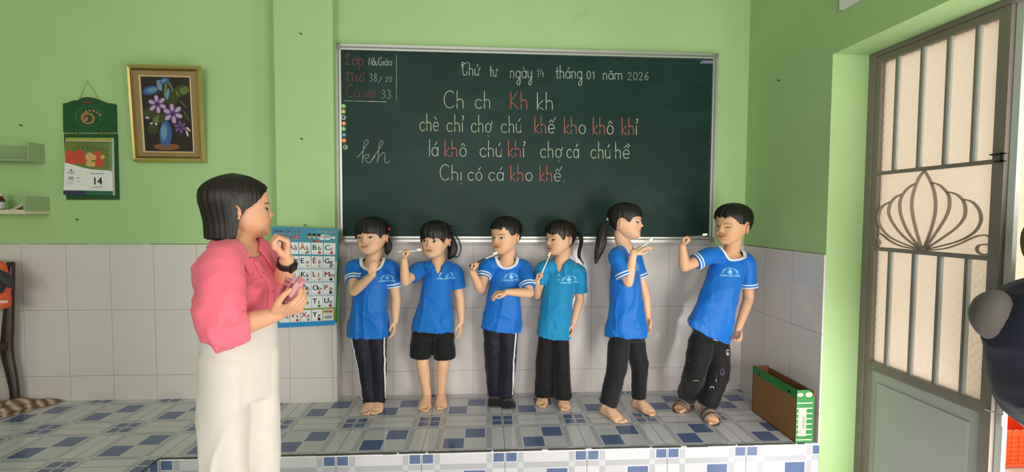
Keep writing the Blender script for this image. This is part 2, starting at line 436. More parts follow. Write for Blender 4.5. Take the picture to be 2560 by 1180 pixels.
mb.box(c+Vector((-.012, -.022, -.020)), c+Vector((-.006, -.016, .012))); mb.box(c+Vector((-.012, -.022, .007)), c+Vector((.004, .022, .012))); mb.box(c+Vector((-.012, -.022, -.020)), c+Vector((.004, .006, -.015)))
mb.build('door_latch', M['black'], door)
mb = MB(); c = atx(2486, 1040, DX-.01)
mb.tube([c+Vector((0, .03, .012)), c+Vector((0, -.012, .014)), c+Vector((0, -.016, -.02))], .0035, n=8); mb.box(c+Vector((-.004, -.028, -.025)), c+Vector((.004, -.018, .015)))
mb.build('bolt', M['light_steel'], door)
# fixed pale post beside the leaf
mb = MB(); mb.box((DX+.012, YB-.026, FZ), (DX+.030, YB-.002, 1.9)); mb.build('meeting_stile', M['light_steel'], door)
mb = MB(); c = atx(2557, 190, DX+.06); mb.tube([c+Vector((0, .012, .03)), c+Vector((-.012, .0, .02)), c, c+Vector((-.002, .012, -.01))], .003, n=8, sub=4); mb.build('door_hook', M['grille'], door)

# ---------------------------------------------------------------- chalkboard
BX1, BX2, BZ1, BZ2 = -.9956, 1.357, .9647, 2.1485
BY = .372                                   # writing surface
board = thing('chalkboard', 'large dark green chalkboard with handwritten letters on the back wall', 'chalkboard', ((BX1+BX2)/2, WY, BZ1))
def slate():
    m, nt, b = base_mat('green slate', .45, .22)
    n1 = noise(nt, 2.4, 5, .65); n2 = noise(nt, 9, 4, .7, stretch=(.35, 1, 1)); 
    c = mixc(nt, n1.op('POWER', 2.0)*1.2, lin((6, 36, 30)), lin((20, 62, 54)))
    c = mixc(nt, n2.op('POWER', 3.0)*.22, c, lin((96, 112, 106)))
    nt.links.new(c, b.inputs['Base Color']); return m
mb = MB(); mb.box((BX1+.01, BY, BZ1+.01), (BX2-.01, WY-.001, BZ2-.01)); mb.build('writing_panel', slate(), board)
W = .034
def rail(a, b, horiz):
    """grooved aluminium rail: two bright lips with a grey channel between"""
    (x0, z0), (x1, z1) = a, b; mb = MB()
    for (p, q2, yf, mi) in ((0, .42, BY-.014, 0), (.42, .70, BY-.008, 1), (.70, 1.0, BY-.012, 0)):
        if horiz: mb.box((x0, yf, z0+(z1-z0)*p), (x1, WY-.001, z0+(z1-z0)*q2), mi)
        else: mb.box((x0+(x1-x0)*p, yf, z0), (x0+(x1-x0)*q2, WY-.001, z1), mi)
    return mb.build('frame_rail', [M['alu'], M['alu_matte']], board)
rail((BX1+W, BZ2), (BX2-W, BZ2-W), True); rail((BX1, BZ1+W), (BX1+W, BZ2-W), False); rail((BX2, BZ1+W), (BX2-W, BZ2-W), False)
rail((BX1+W, BZ1), (BX2-W, BZ1+W), True)
for x in (BX1, BX2-W):
    for z in (BZ1, BZ2-W):
        mb = MB(); mb.box((x, BY-.013, z), (x+W, WY-.001, z+W), bev=.003); mb.build('frame_corner', M['alu_matte'], board)
for px in (1010, 1650):
    c = at(px, 108+(px-1010)*.031, WY); mb = MB(); mb.ball((c.x, WY-.006, BZ2+.004), .012, .006, .008); mb.build('hanging_bracket', M['alu_matte'], board)

# --- one-stroke handwriting
def arc(cx, cy, rx, ry, a0, a1, n=14): return [(cx+rx*math.cos(math.radians(a0+(a1-a0)*i/n)), cy+ry*math.sin(math.radians(a0+(a1-a0)*i/n))) for i in range(n+1)]
def crv(*p):
    P, _ = spline([Vector((x, y, 0)) for x, y in p], None, 5); return [(v.x, v.y) for v in P]
HA = 1.9
def n_arch(x): return [(x, .55)]+arc(x+.36, .62, .36, .38, 170, 0, 9)+[(x+.72, 0)]
GL = {
 'c': (.95, [arc(.5, .5, .48, .5, 42, 318)]), 'h': (.82, [[(0, HA), (0, 0)], n_arch(0)]), 'e': (1.0, [[(.03, .5), (.97, .5)]+arc(.5, .5, .47, .5, 0, 315, 18)]),
 'i': (.12, [[(.05, 1), (.05, 0)]]), 'o': (1.0, [arc(.5, .5, .46, .5, 90, 450, 22)]), 'k': (.72, [[(0, HA), (0, 0)], [(.62, 1), (.02, .42), (.68, 0)]]),
 'u': (.80, [[(0, 1), (0, .4)]+arc(.36, .38, .36, .38, 180, 350, 9)+[(.74, 1), (.74, 0)]]), 'l': (.12, [[(.05, HA), (.05, 0)]]),
 'a': (.98, [arc(.45, .5, .45, .5, 20, 340, 18), [(.92, 1), (.92, 0)]]), 'n': (.82, [[(0, 1), (0, 0)], n_arch(0)]), 'm': (1.45, [[(0, 1), (0, 0)], n_arch(0), [(x+.68, y) for x, y in n_arch(0)]]),
 't': (.62, [[(.3, 1.6), (.3, .25)]+arc(.48, .2, .18, .2, 180, 300, 5), [(0, 1), (.62, 1)]]), 'p': (.9, [[(0, 1), (0, -.75)], arc(.42, .5, .42, .5, 150, -150, 14)]),
 'g': (.95, [arc(.45, .5, .45, .5, 20, 340, 16), [(.9, 1), (.9, -.5)]+arc(.55, -.55, .35, .5, 5, -160, 9)+[(.95, .15)]]), 'y': (.85, [[(0, 1), (0, .4)]+arc(.36, .38, .36, .38, 180, 350, 8), [(.74, 1), (.74, -.5)]+arc(.42, -.55, .32, .5, 5, -160, 8)+[(.9, .15)]]),
 's': (.7, [crv((.62, .85), (.35, 1), (.08, .8), (.3, .52), (.6, .28), (.35, 0), (.02, .15))]), 'v': (.8, [[(0, 1), (.4, 0), (.8, 1)]]),
 'C': (1.25, [arc(.68, .95, .66, .95, 48, 312, 18)]), 'K': (1.0, [[(0, HA), (0, 0)], [(.85, HA), (.02, .85), (.95, 0)]]),
 'M': (1.3, [[(0, 0), (.12, HA), (.62, .3), (1.12, HA), (1.26, 0)]]), 'G': (1.25, [arc(.66, .95, .62, .95, 50, 330, 18)+[(1.22, .8), (.75, .8)]]),
 'T': (1.35, [crv((.05, 1.55), (.25, 1.95), (.8, 1.75), (1.3, 1.95)), crv((.95, 1.75), (.45, 1.6), (.3, .8), (.55, .05), (1.05, .15), (1.2, .6)), crv((.3, 1.6), (.15, 1.3), (.45, 1.2))]),
 'L': (1.3, [crv((.05, 1.4), (.3, 1.15), (.75, 1.5), (.85, 1.9), (.6, 1.85), (.5, 1.0), (.45, .2), (.1, .05), (.15, .25), (.6, .12), (1.2, .1))]), 'S': (1.2, [crv((0, 1.5), (.4, 1.35), (1.1, 1.6)), crv((.75, 1.9), (.45, 1.2), (.4, .3), (.1, .1)), crv((.4, .3), (.7, 0), (1.0, .2))]),
 '0': (.9, [arc(.42, .6, .38, .6, 90, 450, 20)]), '1': (.42, [[(0, .85), (.3, 1.2), (.3, 0)]]), '2': (.9, [crv((.02, .9), (.35, 1.2), (.7, .9), (.4, .4), (0, 0))+[(.8, 0)]]),
 '3': (.85, [crv((.05, 1.1), (.45, 1.2), (.65, .9), (.3, .65)), crv((.3, .65), (.75, .4), (.4, 0), (0, .15))]), '4': (.8, [[(.12, 1.2), (.0, .45), (.75, .45)], [(.55, .8), (.55, 0)]]),
 '6': (.85, [crv((.7, 1.2), (.2, .8), (.05, .35), (.35, 0), (.72, .3), (.4, .62), (.08, .35))]), '8': (.85, [crv((.6, 1.05), (.35, 1.2), (.12, .95), (.4, .62), (.72, .3), (.4, 0), (.05, .28), (.35, .62), (.65, .95), (.6, 1.05))]),
 '/': (.7, [[(0, -.1), (.55, .9)]]), '.': (.2, [[(.05, .05), (.1, .0)]]), ' ': (.8, []),
}
MARK = {'\u0300': lambda x, y: [[(x-.22, y+.55), (x+.05, y+.25)]], '\u0301': lambda x, y: [[(x+.25, y+.6), (x-.02, y+.25)]], '\u0302': lambda x, y: [[(x-.28, y+.2), (x, y+.5), (x+.28, y+.2)]],
 '\u0303': lambda x, y: [crv((x-.3, y+.25), (x-.12, y+.42), (x+.12, y+.25), (x+.3, y+.42))], '\u0306': lambda x, y: [arc(x, y+.45, .25, .22, 190, 350, 6)],
 '\u0309': lambda x, y: [crv((x-.05, y+.75), (x+.2, y+.72), (x+.12, y+.5), (x+.02, y+.25))], '\u031b': lambda x, y: [crv((x+.42, y-.2), (x+.62, y-.02), (x+.6, y+.2))], '\u0323': lambda x, y: [[(x-.03, -.42), (x+.04, -.46)]]}
def word(s):
    """strokes of a word in x-height units, tagged with the letter index, plus its width"""
    out, x, k = [], 0.0, -1
    for ch in unicodedata.normalize('NFC', s):
        d = unicodedata.normalize('NFD', ch); b = d[0]; k += 1
        adv, st = GL[b]; out += [(k, [(x+px, py) for px, py in p]) for p in st]
        h = 1.0 if b in 'aeiouy' else HA; up = 0
        for mk in d[1:]:
            if mk == '\u0302': up = .25
        for mk in d[1:]:
            xx = x+adv/2; yy = h+.02
            if mk in '\u0300\u0301\u0309' and up: xx += .42; yy += .15
            if mk == '\u0303' and up: yy += .35
            out += [(k, p) for p in MARK[mk](xx, yy)]
        x += adv+.30
    return out, x-.30
def ribbon(mb, pts, wd, m, y0, th=.0007):
    """flat chalk stroke on the board plane"""
    P = [Vector(p) for p in pts]; P = [p for i, p in enumerate(P) if i == 0 or (p-P[i-1]).length > 1e-5]
    if len(P) < 2: return
    n = len(P); rows = []
    for i in range(n):
        t = (P[min(i+1, n-1)]-P[max(i-1, 0)]); t = t.normalized(); s = Vector((-t.z, 0, t.x)); ww = wd*(.42+.16*random.random())
        e = -t*wd*.3 if i == 0 else (t*wd*.3 if i == n-1 else Vector())
        rows.append((P[i]+s*ww+e, P[i]-s*ww+e))
    o = len(mb.v)
    for a, b in rows:
        mb.v += [Vector((a.x, y0-th, a.z)), Vector((b.x, y0-th, b.z)), Vector((a.x, y0, a.z)), Vector((b.x, y0, b.z))]
    for i in range(n-1):
        q2 = o+4*i
        mb.face((q2, q2+1, q2+5, q2+4), m); mb.face((q2, q2+4, q2+6, q2+2), m); mb.face((q2+1, q2+3, q2+7, q2+5), m)
    mb.face((o, o+2, o+3, o+1), m); q2 = o+4*(n-1); mb.face((q2, q2+1, q2+3, q2+2), m)
def chalk(name, col, op):
    m, nt, b = base_mat(name, .95, .1); b.inputs['Base Color'].default_value = lin(col)
    nz = noise(nt, 420, 2, .6)
    nt.links.new((nz.op('GREATER_THAN', .5-(op-.5)*.45)*.75+op*.25).op('MINIMUM', 1.0).v, b.inputs['Alpha']); return m
CK = [chalk('white chalk', (206, 210, 200), .6), chalk('red chalk', (200, 108, 96), .66), chalk('yellowish chalk', (200, 208, 178), .6), chalk('faint red chalk', (156, 88, 78), .6), chalk('faint white chalk', (190, 200, 196), .5)]
def bp(px, py): return at(px, py, BY)
def write(name, items, label, wd=.0050):
    for s, x0, x1, base, xh, cols in items:
        st, wdt = word(s); sx = (x1-x0)/wdt; mb = MB()
        for k, p in st:
            P = [bp(x0+sx*a, base-b*xh) for a, b in p]
            if len(P) == 2: P = [P[0].lerp(P[1], t/4) for t in range(5)]
            ribbon(mb, P, wd, cols[min(k, len(cols)-1)] if isinstance(cols, list) else cols, BY)
        mb.build(name, CK, board)
R2 = [1, 1, 0]
write('chalk_word', [('Ch', 1110, 1160, 270, 22.5, 2), ('ch', 1188, 1226, 271, 22.5, 2), ('Kh', 1277, 1319, 272, 22.5, 1), ('kh', 1343.5, 1383, 274, 22.5, 0)], 'row of four letter pairs in white and red chalk')
write('chalk_word', [('chè', 1049.5, 1097, 327, 22, 2), ('chỉ', 1117, 1157, 329, 22, 2), ('chợ', 1178, 1228, 330.5, 22, 2), ('chú', 1253, 1303, 331.6, 22, 2), ('khế', 1337, 1386, 332.7, 22, R2), ('kho', 1411, 1464, 334.5, 22, R2), ('khô', 1483, 1533.5, 335.5, 22, R2), ('khỉ', 1555, 1592, 336.5, 22, R2)], 'longest row of chalk words')
write('chalk_word', [('lá', 1073, 1096, 389.8, 21.5, 0), ('khô', 1112.5, 1166, 391.2, 21.5, R2), ('chú', 1200, 1254, 391.9, 21.5, 0), ('khỉ', 1271, 1310, 392.5, 21.5, R2), ('chợ', 1351, 1404, 393.8, 21.5, 2), ('cá', 1417, 1447, 394.6, 21.5, 0), ('chú', 1477, 1526, 395.7, 21.5, 2), ('hề', 1539, 1574, 396, 21.5, 0)], 'third row of chalk words')
write('chalk_word', [('Chị', 1100, 1154, 450.5, 20.5, 2), ('có', 1170, 1205, 451, 20.5, 0), ('cá', 1222, 1259, 451.3, 20.5, 0), ('kho', 1277, 1331, 452, 20.5, R2), ('khế', 1350, 1402, 453, 20.5, R2), ('.', 1409, 1411, 453, 20.5, 0)], 'lowest row of chalk words')
write('chalk_word', [('Thứ', 1153, 1197, 188.5, 17, 0), ('tư', 1224, 1241, 191, 16, 0), ('ngày', 1276, 1330, 194.5, 17, 0), ('14', 1343, 1360, 192, 16, 4), ('tháng', 1389, 1455, 195.6, 17, 0), ('01', 1467, 1486, 197.4, 16.5, 0), ('năm', 1508, 1555, 198.5, 15, 0), ('2026', 1569, 1622, 200, 16.5, 4)], 'date line in rounded white chalk script', .0042)
write('chalk_word', [('Lớp', 862, 908, 162, 15, 3), ('Mẫu', 922, 944, 163, 10, 0), ('Giáo', 946, 980, 163, 10, 0), ('Sĩ', 864, 882, 203, 14, 3), ('số', 888, 910, 203, 13, 3), ('38', 924, 943, 203.5, 16, 4), ('/', 946, 957, 206, 15, 4), ('20', 964, 980, 204, 10, 4), ('Có', 866, 900, 242, 16, 3), ('mặt', 907, 938, 243, 12, 3), ('33', 954, 978, 246, 17, 4)], 'class roll in faded red and white chalk', .0033)
mb = MB()
for a, b, m2 in (((920, 253.5), (966, 254.5), 0), ((991, 136), (991, 252), 4), ((861, 252), (918, 253.5), 4)):
    ribbon(mb, [bp(*a).lerp(bp(*b), t/6) for t in range(7)], .0035, m2, BY)
mb.build('chalk_rule', CK, board)
mb = MB()
for p in ([(893, 394), (903, 383), (914, 366), (921, 355), (916, 350), (911, 358), (908, 380), (906, 408)], [(907, 398), (914, 388), (921, 386), (921, 393), (913, 398), (921, 407), (929, 402), (938, 390)],
          [(929, 400), (944, 378), (955, 362), (957, 354), (952, 352), (948, 362), (946, 382), (943, 407)], [(944, 400), (952, 386), (960, 382), (963, 390), (962, 404), (968, 408), (974, 402)]):
    P, _ = spline([bp(x, y) for x, y in p], None, 6); ribbon(mb, P, .0042, 4, BY)
o = mb.build('chalk_word', CK, board); o['label'] = 'pair of large slanted cursive letters in thin white chalk'
mb = MB(); a, b = bp(1747, 150), bp(1784, 161); mb.box((a.x, BY-.0008, b.z), (b.x, BY, a.z)); 
o = mb.build('maker_sticker', mat('navy sticker', (24, 28, 78), .4), board)
mb = MB()
for y in (153, 157.2): 
    for x in range(1750 if y > 155 else 1754, 1782 if y > 155 else 1779, 4):
        p, q2 = bp(x, y-.9), bp(x+2.8, y+.9); mb.box((p.x, BY-.0013, q2.z), (q2.x, BY-.0008, p.z))
mb.build('sticker_print', M['white'], o)
# round magnets down the frame edge
for (x, y, c1, c2, nm) in ((859.4, 265.8, (120, 178, 92), (176, 214, 150), 'green magnet, topmost of the column on the chalkboard'), (858.8, 279.3, (172, 190, 70), (198, 208, 120), 'yellow-green magnet second from the top of the chalkboard column'), (859.4, 294, (210, 216, 210), (40, 78, 60), 'white rimmed magnet with dark green centre below the yellow-green one'),
        (860.4, 309.3, (196, 120, 66), (236, 190, 150), 'peach orange magnet under the white rimmed dark one'), (859.4, 322.5, (112, 186, 96), (170, 220, 150), 'green magnet between the peach and the blue ones'), (860.7, 337.7, (64, 118, 138), (130, 180, 196), 'blue magnet in the column on the chalkboard'),
        (860.7, 351.7, (228, 120, 66), (244, 180, 130), 'bright orange magnet just below the blue one'), (863.7, 368, (190, 206, 178), (62, 128, 76), 'pale rimmed green magnet at the bottom of the column')):
    c = bp(x, y); c.y = BY
    g = thing('magnet', nm, 'magnet', c, 'round magnets on the chalkboard')
    mb = MB(); mb.loft([[c+Vector((r*math.cos(t*math.pi/10), -d, r*math.sin(t*math.pi/10))) for t in range(20)] for r, d in ((.0135, 0), (.0145, .004), (.0135, .007), (.011, .0085), (.0092, .006))]); mb.build('magnet_rim', mat('magnet rim', c1, .35), g, True)
    mb = MB(); mb.ball(c+Vector((-.001, -.006, .001)), .0088, .005, .0088); mb.build('magnet_cap', mat('magnet cap', c2, .3), g, True)

# ================================================================ THINGS ON THE WALL
# --- gold-framed still life, leaning forward at the top
TL, BL, TR = at(320, 161, .335), at(337, 405, .388), at(504, 163, .335)
pax = Vector((TR.x-TL.x, 0, 0)); pay = TL-BL; pn = pay.cross(pax).normalized()
if pn.y > 0: pn = -pn
def pp(x, y, d=0.0):
    t = (1112-y)/1022.0; s = (x-85-70*(y-88)/1022.0)/775.0
    return BL+pax*s+pay*t+pn*d
pic = thing('framed_painting', 'flower painting in a gilt frame on the green wall', 'painting', pp(505, 1112))
def band(o1, i1, d0, d1, d2, name, m):
    """mitred picture moulding between two rectangles given in crop coordinates"""
    mb = MB(); A = [(o1[0], o1[1]), (o1[2], o1[1]), (o1[2], o1[3]), (o1[0], o1[3])]; B = [(i1[0], i1[1]), (i1[2], i1[1]), (i1[2], i1[3]), (i1[0], i1[3])]
    def q(p, d):                       # unsheared coordinates: x measured at the top edge
        return pp(p[0]+70*(p[1]-88)/1022.0, p[1], d)
    def mid(a, b): return ((a[0]+b[0])/2, (a[1]+b[1])/2)
    rings = []
    for i in range(4): rings.append([q(A[i], .001), q(A[i], d0), q(mid(A[i], B[i]), d1), q(B[i], d2), q(B[i], .001)])
    rings.append(rings[0]); mb.loft(rings, cap=False); return mb.build(name, m, pic)
band((85, 88, 860, 1112), (122, 132, 823, 1068), .012, .026, .020, 'outer_moulding', M['gold'])
band((122, 132, 823, 1068), (140, 150, 805, 1050), .016, .018, .012, 'beaded_moulding', M['gold_dark'])
band((140, 150, 805, 1050), (198, 198, 748, 1008), .010, .010, .009, 'linen_mat', mat('brown linen mat', (150, 124, 78), .8, bump=.3, vscale=200))
band((198, 198, 748, 1008), (216, 214, 730, 992), .012, .013, .008, 'inner_slip', mat('pale slip', (206, 178, 136), .5))
PM = [mat('canvas dark brown', (44, 32, 24), .7, var=.3, vscale=9), mat('paint green', (62, 74, 30), .7, var=.3, vscale=20), mat('paint violet', (120, 88, 140), .6, var=.2, vscale=40), mat('paint lilac', (190, 160, 190), .6), mat('paint deep violet', (74, 46, 104), .6), mat('paint blue', (52, 98, 160), .6, var=.2, vscale=30), mat('paint pale blue', (110, 146, 176), .6, var=.2, vscale=30), mat('paint ochre', (140, 88, 48), .7, var=.2), mat('paint leaf', (96, 112, 52), .7), mat('paint cream', (206, 190, 160), .7)]
mb = MB(); dl = [.0075]
def blob(cx, cy, rx, ry, m, rot=0, n=22, pinch=0):
    dl[0] += .00004; P = []
    for i in range(n):
        t = 2*math.pi*i/n; k = 1-pinch*(.5+.5*math.cos(t+math.pi)); a, b = rx*math.cos(t), ry*math.sin(t)*k; c, s = math.cos(rot), math.sin(rot)
        P.append(pp(cx+a*c-b*s, cy+a*s+b*c, dl[0]))
    o = len(mb.v); mb.v += P; mb.face(range(o, o+n), m)
o = len(mb.v); mb.v += [pp(x, y, .0072) for x, y in ((218, 206), (742, 206), (806, 1004), (262, 1004))]; mb.face(range(o, o+4), 0)
for a in ((640, 360, 110, 60, 1, -.5), (560, 420, 70, 90, 1, .4), (330, 600, 80, 60, 1, .3), (420, 650, 70, 40, 8, -.4), (360, 760, 60, 50, 1, 0), (470, 650, 50, 60, 1, .2), (690, 350, 50, 40, 8, -.3)): blob(*a)
for a in ((490, 330, 16, 95, 8, .1), (540, 300, 12, 70, 8, -.5), (425, 300, 26, 60, 6, -.3), (512, 390, 18, 62, 6, .15)): blob(*a)
blob(330, 355, 82, 46, 5, -.25); blob(350, 350, 55, 26, 6, -.2); blob(480, 255, 50, 34, 5, -.3); blob(470, 250, 34, 16, 6, -.3)
for cx, cy, R0, m1, m2 in ((405, 497, 98, 2, 3), (572, 592, 106, 2, 3), (655, 735, 70, 4, 2)):
    for k in range(6):
        a = k*math.pi/3+.35
        blob(cx+R0*.52*math.cos(a), cy+R0*.5*math.sin(a), R0*.5, R0*.36, m1, a, pinch=.5); blob(cx+R0*.62*math.cos(a), cy+R0*.6*math.sin(a), R0*.36, R0*.22, m2, a, pinch=.5)
    blob(cx, cy, R0*.28, R0*.26, 4)
for a in ((300, 640, 22, 12, 3, .2), (345, 700, 20, 12, 3, -.3), (395, 705, 16, 12, 9, .3), (740, 755, 34, 11, 9, .8), (728, 800, 36, 11, 9, 1.2), (618, 385, 12, 36, 8, -.4), (680, 490, 60, 6, 8, .8), (715, 610, 70, 5, 8, 1.0)): blob(*a)
blob(512, 945, 140, 36, 7); blob(512, 938, 90, 20, 7); blob(498, 812, 68, 128, 5); blob(480, 790, 34, 90, 6); blob(498, 696, 40, 20, 5)
mb.build('canvas', PM, pic)

# --- block calendar on a green backing
def cp(x, y, Y): return at(140+x/3.688, 190+y/3.688, Y)
cal = thing('wall_calendar', 'block calendar with green backing board hung on a string', 'calendar', cp(320, 1140, .398))
GRN = mat('dark green board', (20, 84, 46), .35, var=.2, vscale=12); EDG = mat('board edge', (120, 96, 50), .6)
top = [(68, 520), (65, 258), (110, 250), (150, 232), (205, 226), (235, 205), (290, 197), (345, 205), (400, 226), (440, 240), (480, 256), (520, 258), (548, 266), (555, 520)]
mb = MB(); mb.prism([cp(x, y, .388) for x, y in top], (0, .009, 0)); mb.prism([cp(x+(6 if x > 300 else -2), y-5, .3965) for x, y in top], (0, .003, 0), 1); mb.build('header_board', [GRN, EDG], cal)
mb = MB(); mb.prism([cp(x, y, .388) for x, y in ((75, 536), (560, 536), (575, 1135), (95, 1135))], (0, .009, 0)); mb.prism([cp(x, y, .3965) for x, y in ((72, 530), (566, 530), (582, 1143), (95, 1143))], (0, .003, 0), 1); mb.build('backing_board', [GRN, EDG], cal)
mb = MB()
for i in range(30):
    a = i*.42; r = 18+i*2.1; x = 300+r*1.35*math.cos(a)*.8+i*2.2-40; y = 385+r*.9*math.sin(a); p = cp(x, y, .387); mb.ball(p, .0095-.0001*i, .0018, .0075, m=i % 2)
for t in range(40):
    a0, a1 = [2*math.pi*(t+k)/40 for k in (0, 1)]; mb.tube([cp(300+118*math.cos(a), 375+95*math.sin(a), .3872) for a in (a0, a1)], .0008, n=5, m=2, round_ends=False)
mb.build('gold_relief', [mat('tan gold relief', (176, 120, 70), .5, var=.2), mat('rosy gold relief', (196, 130, 96), .5, var=.2), mat('thin silver ring', (120, 150, 120), .4)], cal, True)
mb = MB(); 
for x in (262, 295, 325): mb.ball(cp(x, 243, .387), .0095, .001, .006)
mb.build('red_crest', mat('red crest', (140, 34, 28), .5), cal, True)
pad = MB(); P4 = [(88, 568), (515, 570), (525, 1100), (68, 1095)]
pad.prism([cp(x, y, .372) for x, y in P4], (0, .016, 0)); pad = pad.build('date_pad', mat('paper pad', (232, 231, 226), .6), cal)
def flat(mb, pts, Y, m): o = len(mb.v); mb.v += [cp(x, y, Y) for x, y in pts]; mb.face(range(o, o+len(pts)), m)
mb = MB(); Y = .3716
flat(mb, [(88, 600), (488, 603), (490, 870), (430, 868), (330, 862), (250, 845), (150, 815), (84, 800)], Y, 0); flat(mb, [(488, 603), (515, 603), (519, 880), (490, 872)], Y, 4)
flat(mb, [(88, 568), (515, 570), (515, 600), (88, 598)], Y, 3)
flat(mb, [(68, 1054), (270, 1056), (270, 1098), (68, 1095)], Y, 5); flat(mb, [(270, 1056), (524, 1062), (525, 1100), (270, 1098)], Y, 6)
for k in range(7): flat(mb, [(270, 602), (120+55*k, 690), (135+58*k, 690)], Y-.0001, 7)
def dot(x, y, r, m, ry=None):
    flat(mb, [(x+r*math.cos(t*math.pi/9), y+(ry or r)*math.sin(t*math.pi/9)) for t in range(18)], Y-.0002-.00002*len(mb.f) % .0003, m)
for x, y, r, m2 in ((130, 725, 44, 1), (125, 785, 40, 1), (215, 725, 46, 1), (175, 770, 40, 1), (235, 775, 42, 1), (385, 730, 38, 1), (400, 797, 44, 1), (310, 745, 40, 2), (350, 752, 24, 2), (305, 805, 30, 2), (340, 815, 24, 2), (430, 748, 20, 2)): dot(x, y, r, m2)
flat(mb, [(84, 800), (150, 815), (250, 845), (330, 862), (430, 868), (519, 880), (521, 900), (84, 860)], Y-.0008, 8)
mb.build('printed_page', [mat('leafy green print', (112, 128, 58), .6, var=.15, vscale=60), mat('red fruit print', (206, 74, 52), .6, var=.1, vscale=60), mat('yellow fruit print', (214, 168, 100), .6), M['gold'], mat('pale green print', (120, 140, 104), .6), mat('navy print', (52, 46, 84), .6), mat('green foot print', (34, 98, 70), .6), mat('dark leaf print', (78, 98, 38), .6), mat('white page', (234, 233, 230), .6)], pad)
mb = MB()
def put_text(s, x, y, size, Y, m=0, bold=0, f=cp, k=3.688):
    vs, fs, wd = text_mesh(s, 1.0, bold); mb.add([f(x+vx*size, y-vy*size, Y) for vx, vy in vs], fs, m)
put_text('14', 335, 1000, 92, .3705, 0, .015)
mb.build('date_numeral', mat('black ink', (28, 32, 34), .6), pad); GINK = mat('grey ink', (130, 132, 132), .6)
for x0, x1, y, h in ((315, 440, 900, 6), (330, 425, 1023, 5), (370, 395, 1036, 3), (108, 178, 889, 6), (125, 155, 901, 4), (112, 160, 935, 10), (112, 160, 950, 8), (185, 222, 940, 5), (105, 165, 972, 3), (190, 220, 972, 3), (105, 160, 990, 3)):
    mb = MB(); flat(mb, [(x0, y-h/2), (x1, y-h/2), (x1, y+h/2), (x0, y+h/2)], .3705, 0); mb.build('printed_line', GINK, pad)
mb = MB(); flat(mb, [(140+12*math.cos(t*math.pi/5), 868+12*math.sin(t*math.pi/5)) for t in range(10)], .3705, 0); mb.build('printed_mark', GINK, pad)
mb = MB(); a = cp(290, 45, .396); mb.tube([cp(215, 215, .392), a, cp(400, 222, .392)], .0012, n=6); mb.build('hanging_string', mat('twine', (140, 140, 90), .8), cal)
for x in (190, 430): mb = MB(); mb.tube([cp(x, 512, .386), cp(x, 545, .386)], .0035, n=8); mb.build('hinge_ring', M['gold_dark'], cal, True)

# --- alphabet poster hung on the pillar, an older one behind it
PC = [at(678, 566, .280), at(846, 572, .268), at(838, 812, .281), at(695, 820, .292)]
def ps(s, t, d=0.0):
    """s 0..1 across, t 0..1 down"""
    a = PC[0].lerp(PC[1], s); b = PC[3].lerp(PC[2], s); return a.lerp(b, t)+Vector((0, -d, 0))
post = thing('alphabet_poster', 'alphabet chart with letter cards hung on the pillar', 'poster', ps(.5, 1))
PMAT = [mat('poster teal', (66, 142, 166), .3), mat('poster card', (226, 228, 230), .3, var=.03), mat('ink navy', (28, 44, 128), .4), mat('ink red', (196, 36, 40), .4), mat('ink black', (34, 32, 36), .4), mat('ink green', (30, 128, 40), .4), mat('ink orange', (222, 96, 34), .4), mat('poster white', (240, 244, 246), .3), mat('picture tan', (206, 170, 130), .4), mat('picture grey', (140, 140, 142), .4), mat('poster blue foot', (44, 140, 206), .3), mat('olive strip', (128, 146, 62), .4), mat('fruit red', (200, 54, 44), .4), mat('poster lower blue', (170, 192, 206), .3)]
mb = MB()
n = 10
for t0, t1, mi in ((0, .20, 0), (.20, .34, 0), (.34, .66, 13), (.66, .815, 13), (.815, .95, 11), (.95, 1.0, 10)):
    o = len(mb.v)
    for i in range(n+1):
        s = i/n; d = .004*math.sin(s*3.1)
        mb.v += [ps(s, t0, d), ps(s, t1, d), ps(s, t0, d-.0012), ps(s, t1, d-.0012)]
    for i in range(n): q2 = o+4*i; mb.face((q2, q2+1, q2+5, q2+4), mi); mb.face((q2+2, q2+6, q2+7, q2+3), mi)
mb.build('poster_sheet', PMAT, post)
mb = MB()
def pquad(s0, t0, s1, t1, d, m):
    o = len(mb.v); K = 4
    for i in range(K+1):
        s = s0+(s1-s0)*i/K; e = .004*math.sin(s*3.1); mb.v += [ps(s, t0, e+d), ps(s, t1, e+d)]
    for i in range(K): q2 = o+2*i; mb.face((q2, q2+1, q2+3, q2+2), m)
def ptext(s, s0, t1, size, m, bold=.02, d=.0012, sx=1.0):
    vs, fs, wd = text_mesh(s, 1.0, bold)
    ar = .585
    mb.add([ps(s0+vx*size*sx/ar*1.0, t1-vy*size, d+.004*math.sin((s0+vx*size)*3.1)) for vx, vy in vs], fs, m)
def pblob(s, t, rs, rt, m, d=.0014):
    o = len(mb.v); mb.v += [ps(s+rs*math.cos(k*math.pi/8), t+rt*math.sin(k*math.pi/8), d+.004) for k in range(16)]; mb.face(range(o, o+16), m)
rows = [[('A', 'a', 3), ('Ă', 'ă', 3), ('Â', 'â', 6), ('B', 'b', 5), ('C', 'c', 5)], [('D', 'd', 3), ('Đ', 'đ', 2), ('E', 'e', 2), ('Ê', 'ê', 3), ('G', 'g', 4)], [('H', 'h', 4), ('I', 'i', 3), ('K', 'k', 4), ('L', 'l', 3), ('M', 'm', 3)],
        [('N', 'n', 4), ('O', 'o', 4), ('Ô', 'ô', 4), ('O', 'o', 4), ('P', 'p', 3)], [('Q', 'q', 3), ('R', 'r', 4), ('S', 's', 4), ('T', 't', 4), ('U', 'u', 4)], [('Ư', 'ư', 4), ('V', 'v', 3), ('X', 'x', 3), ('Y', 'y', 4), None]]
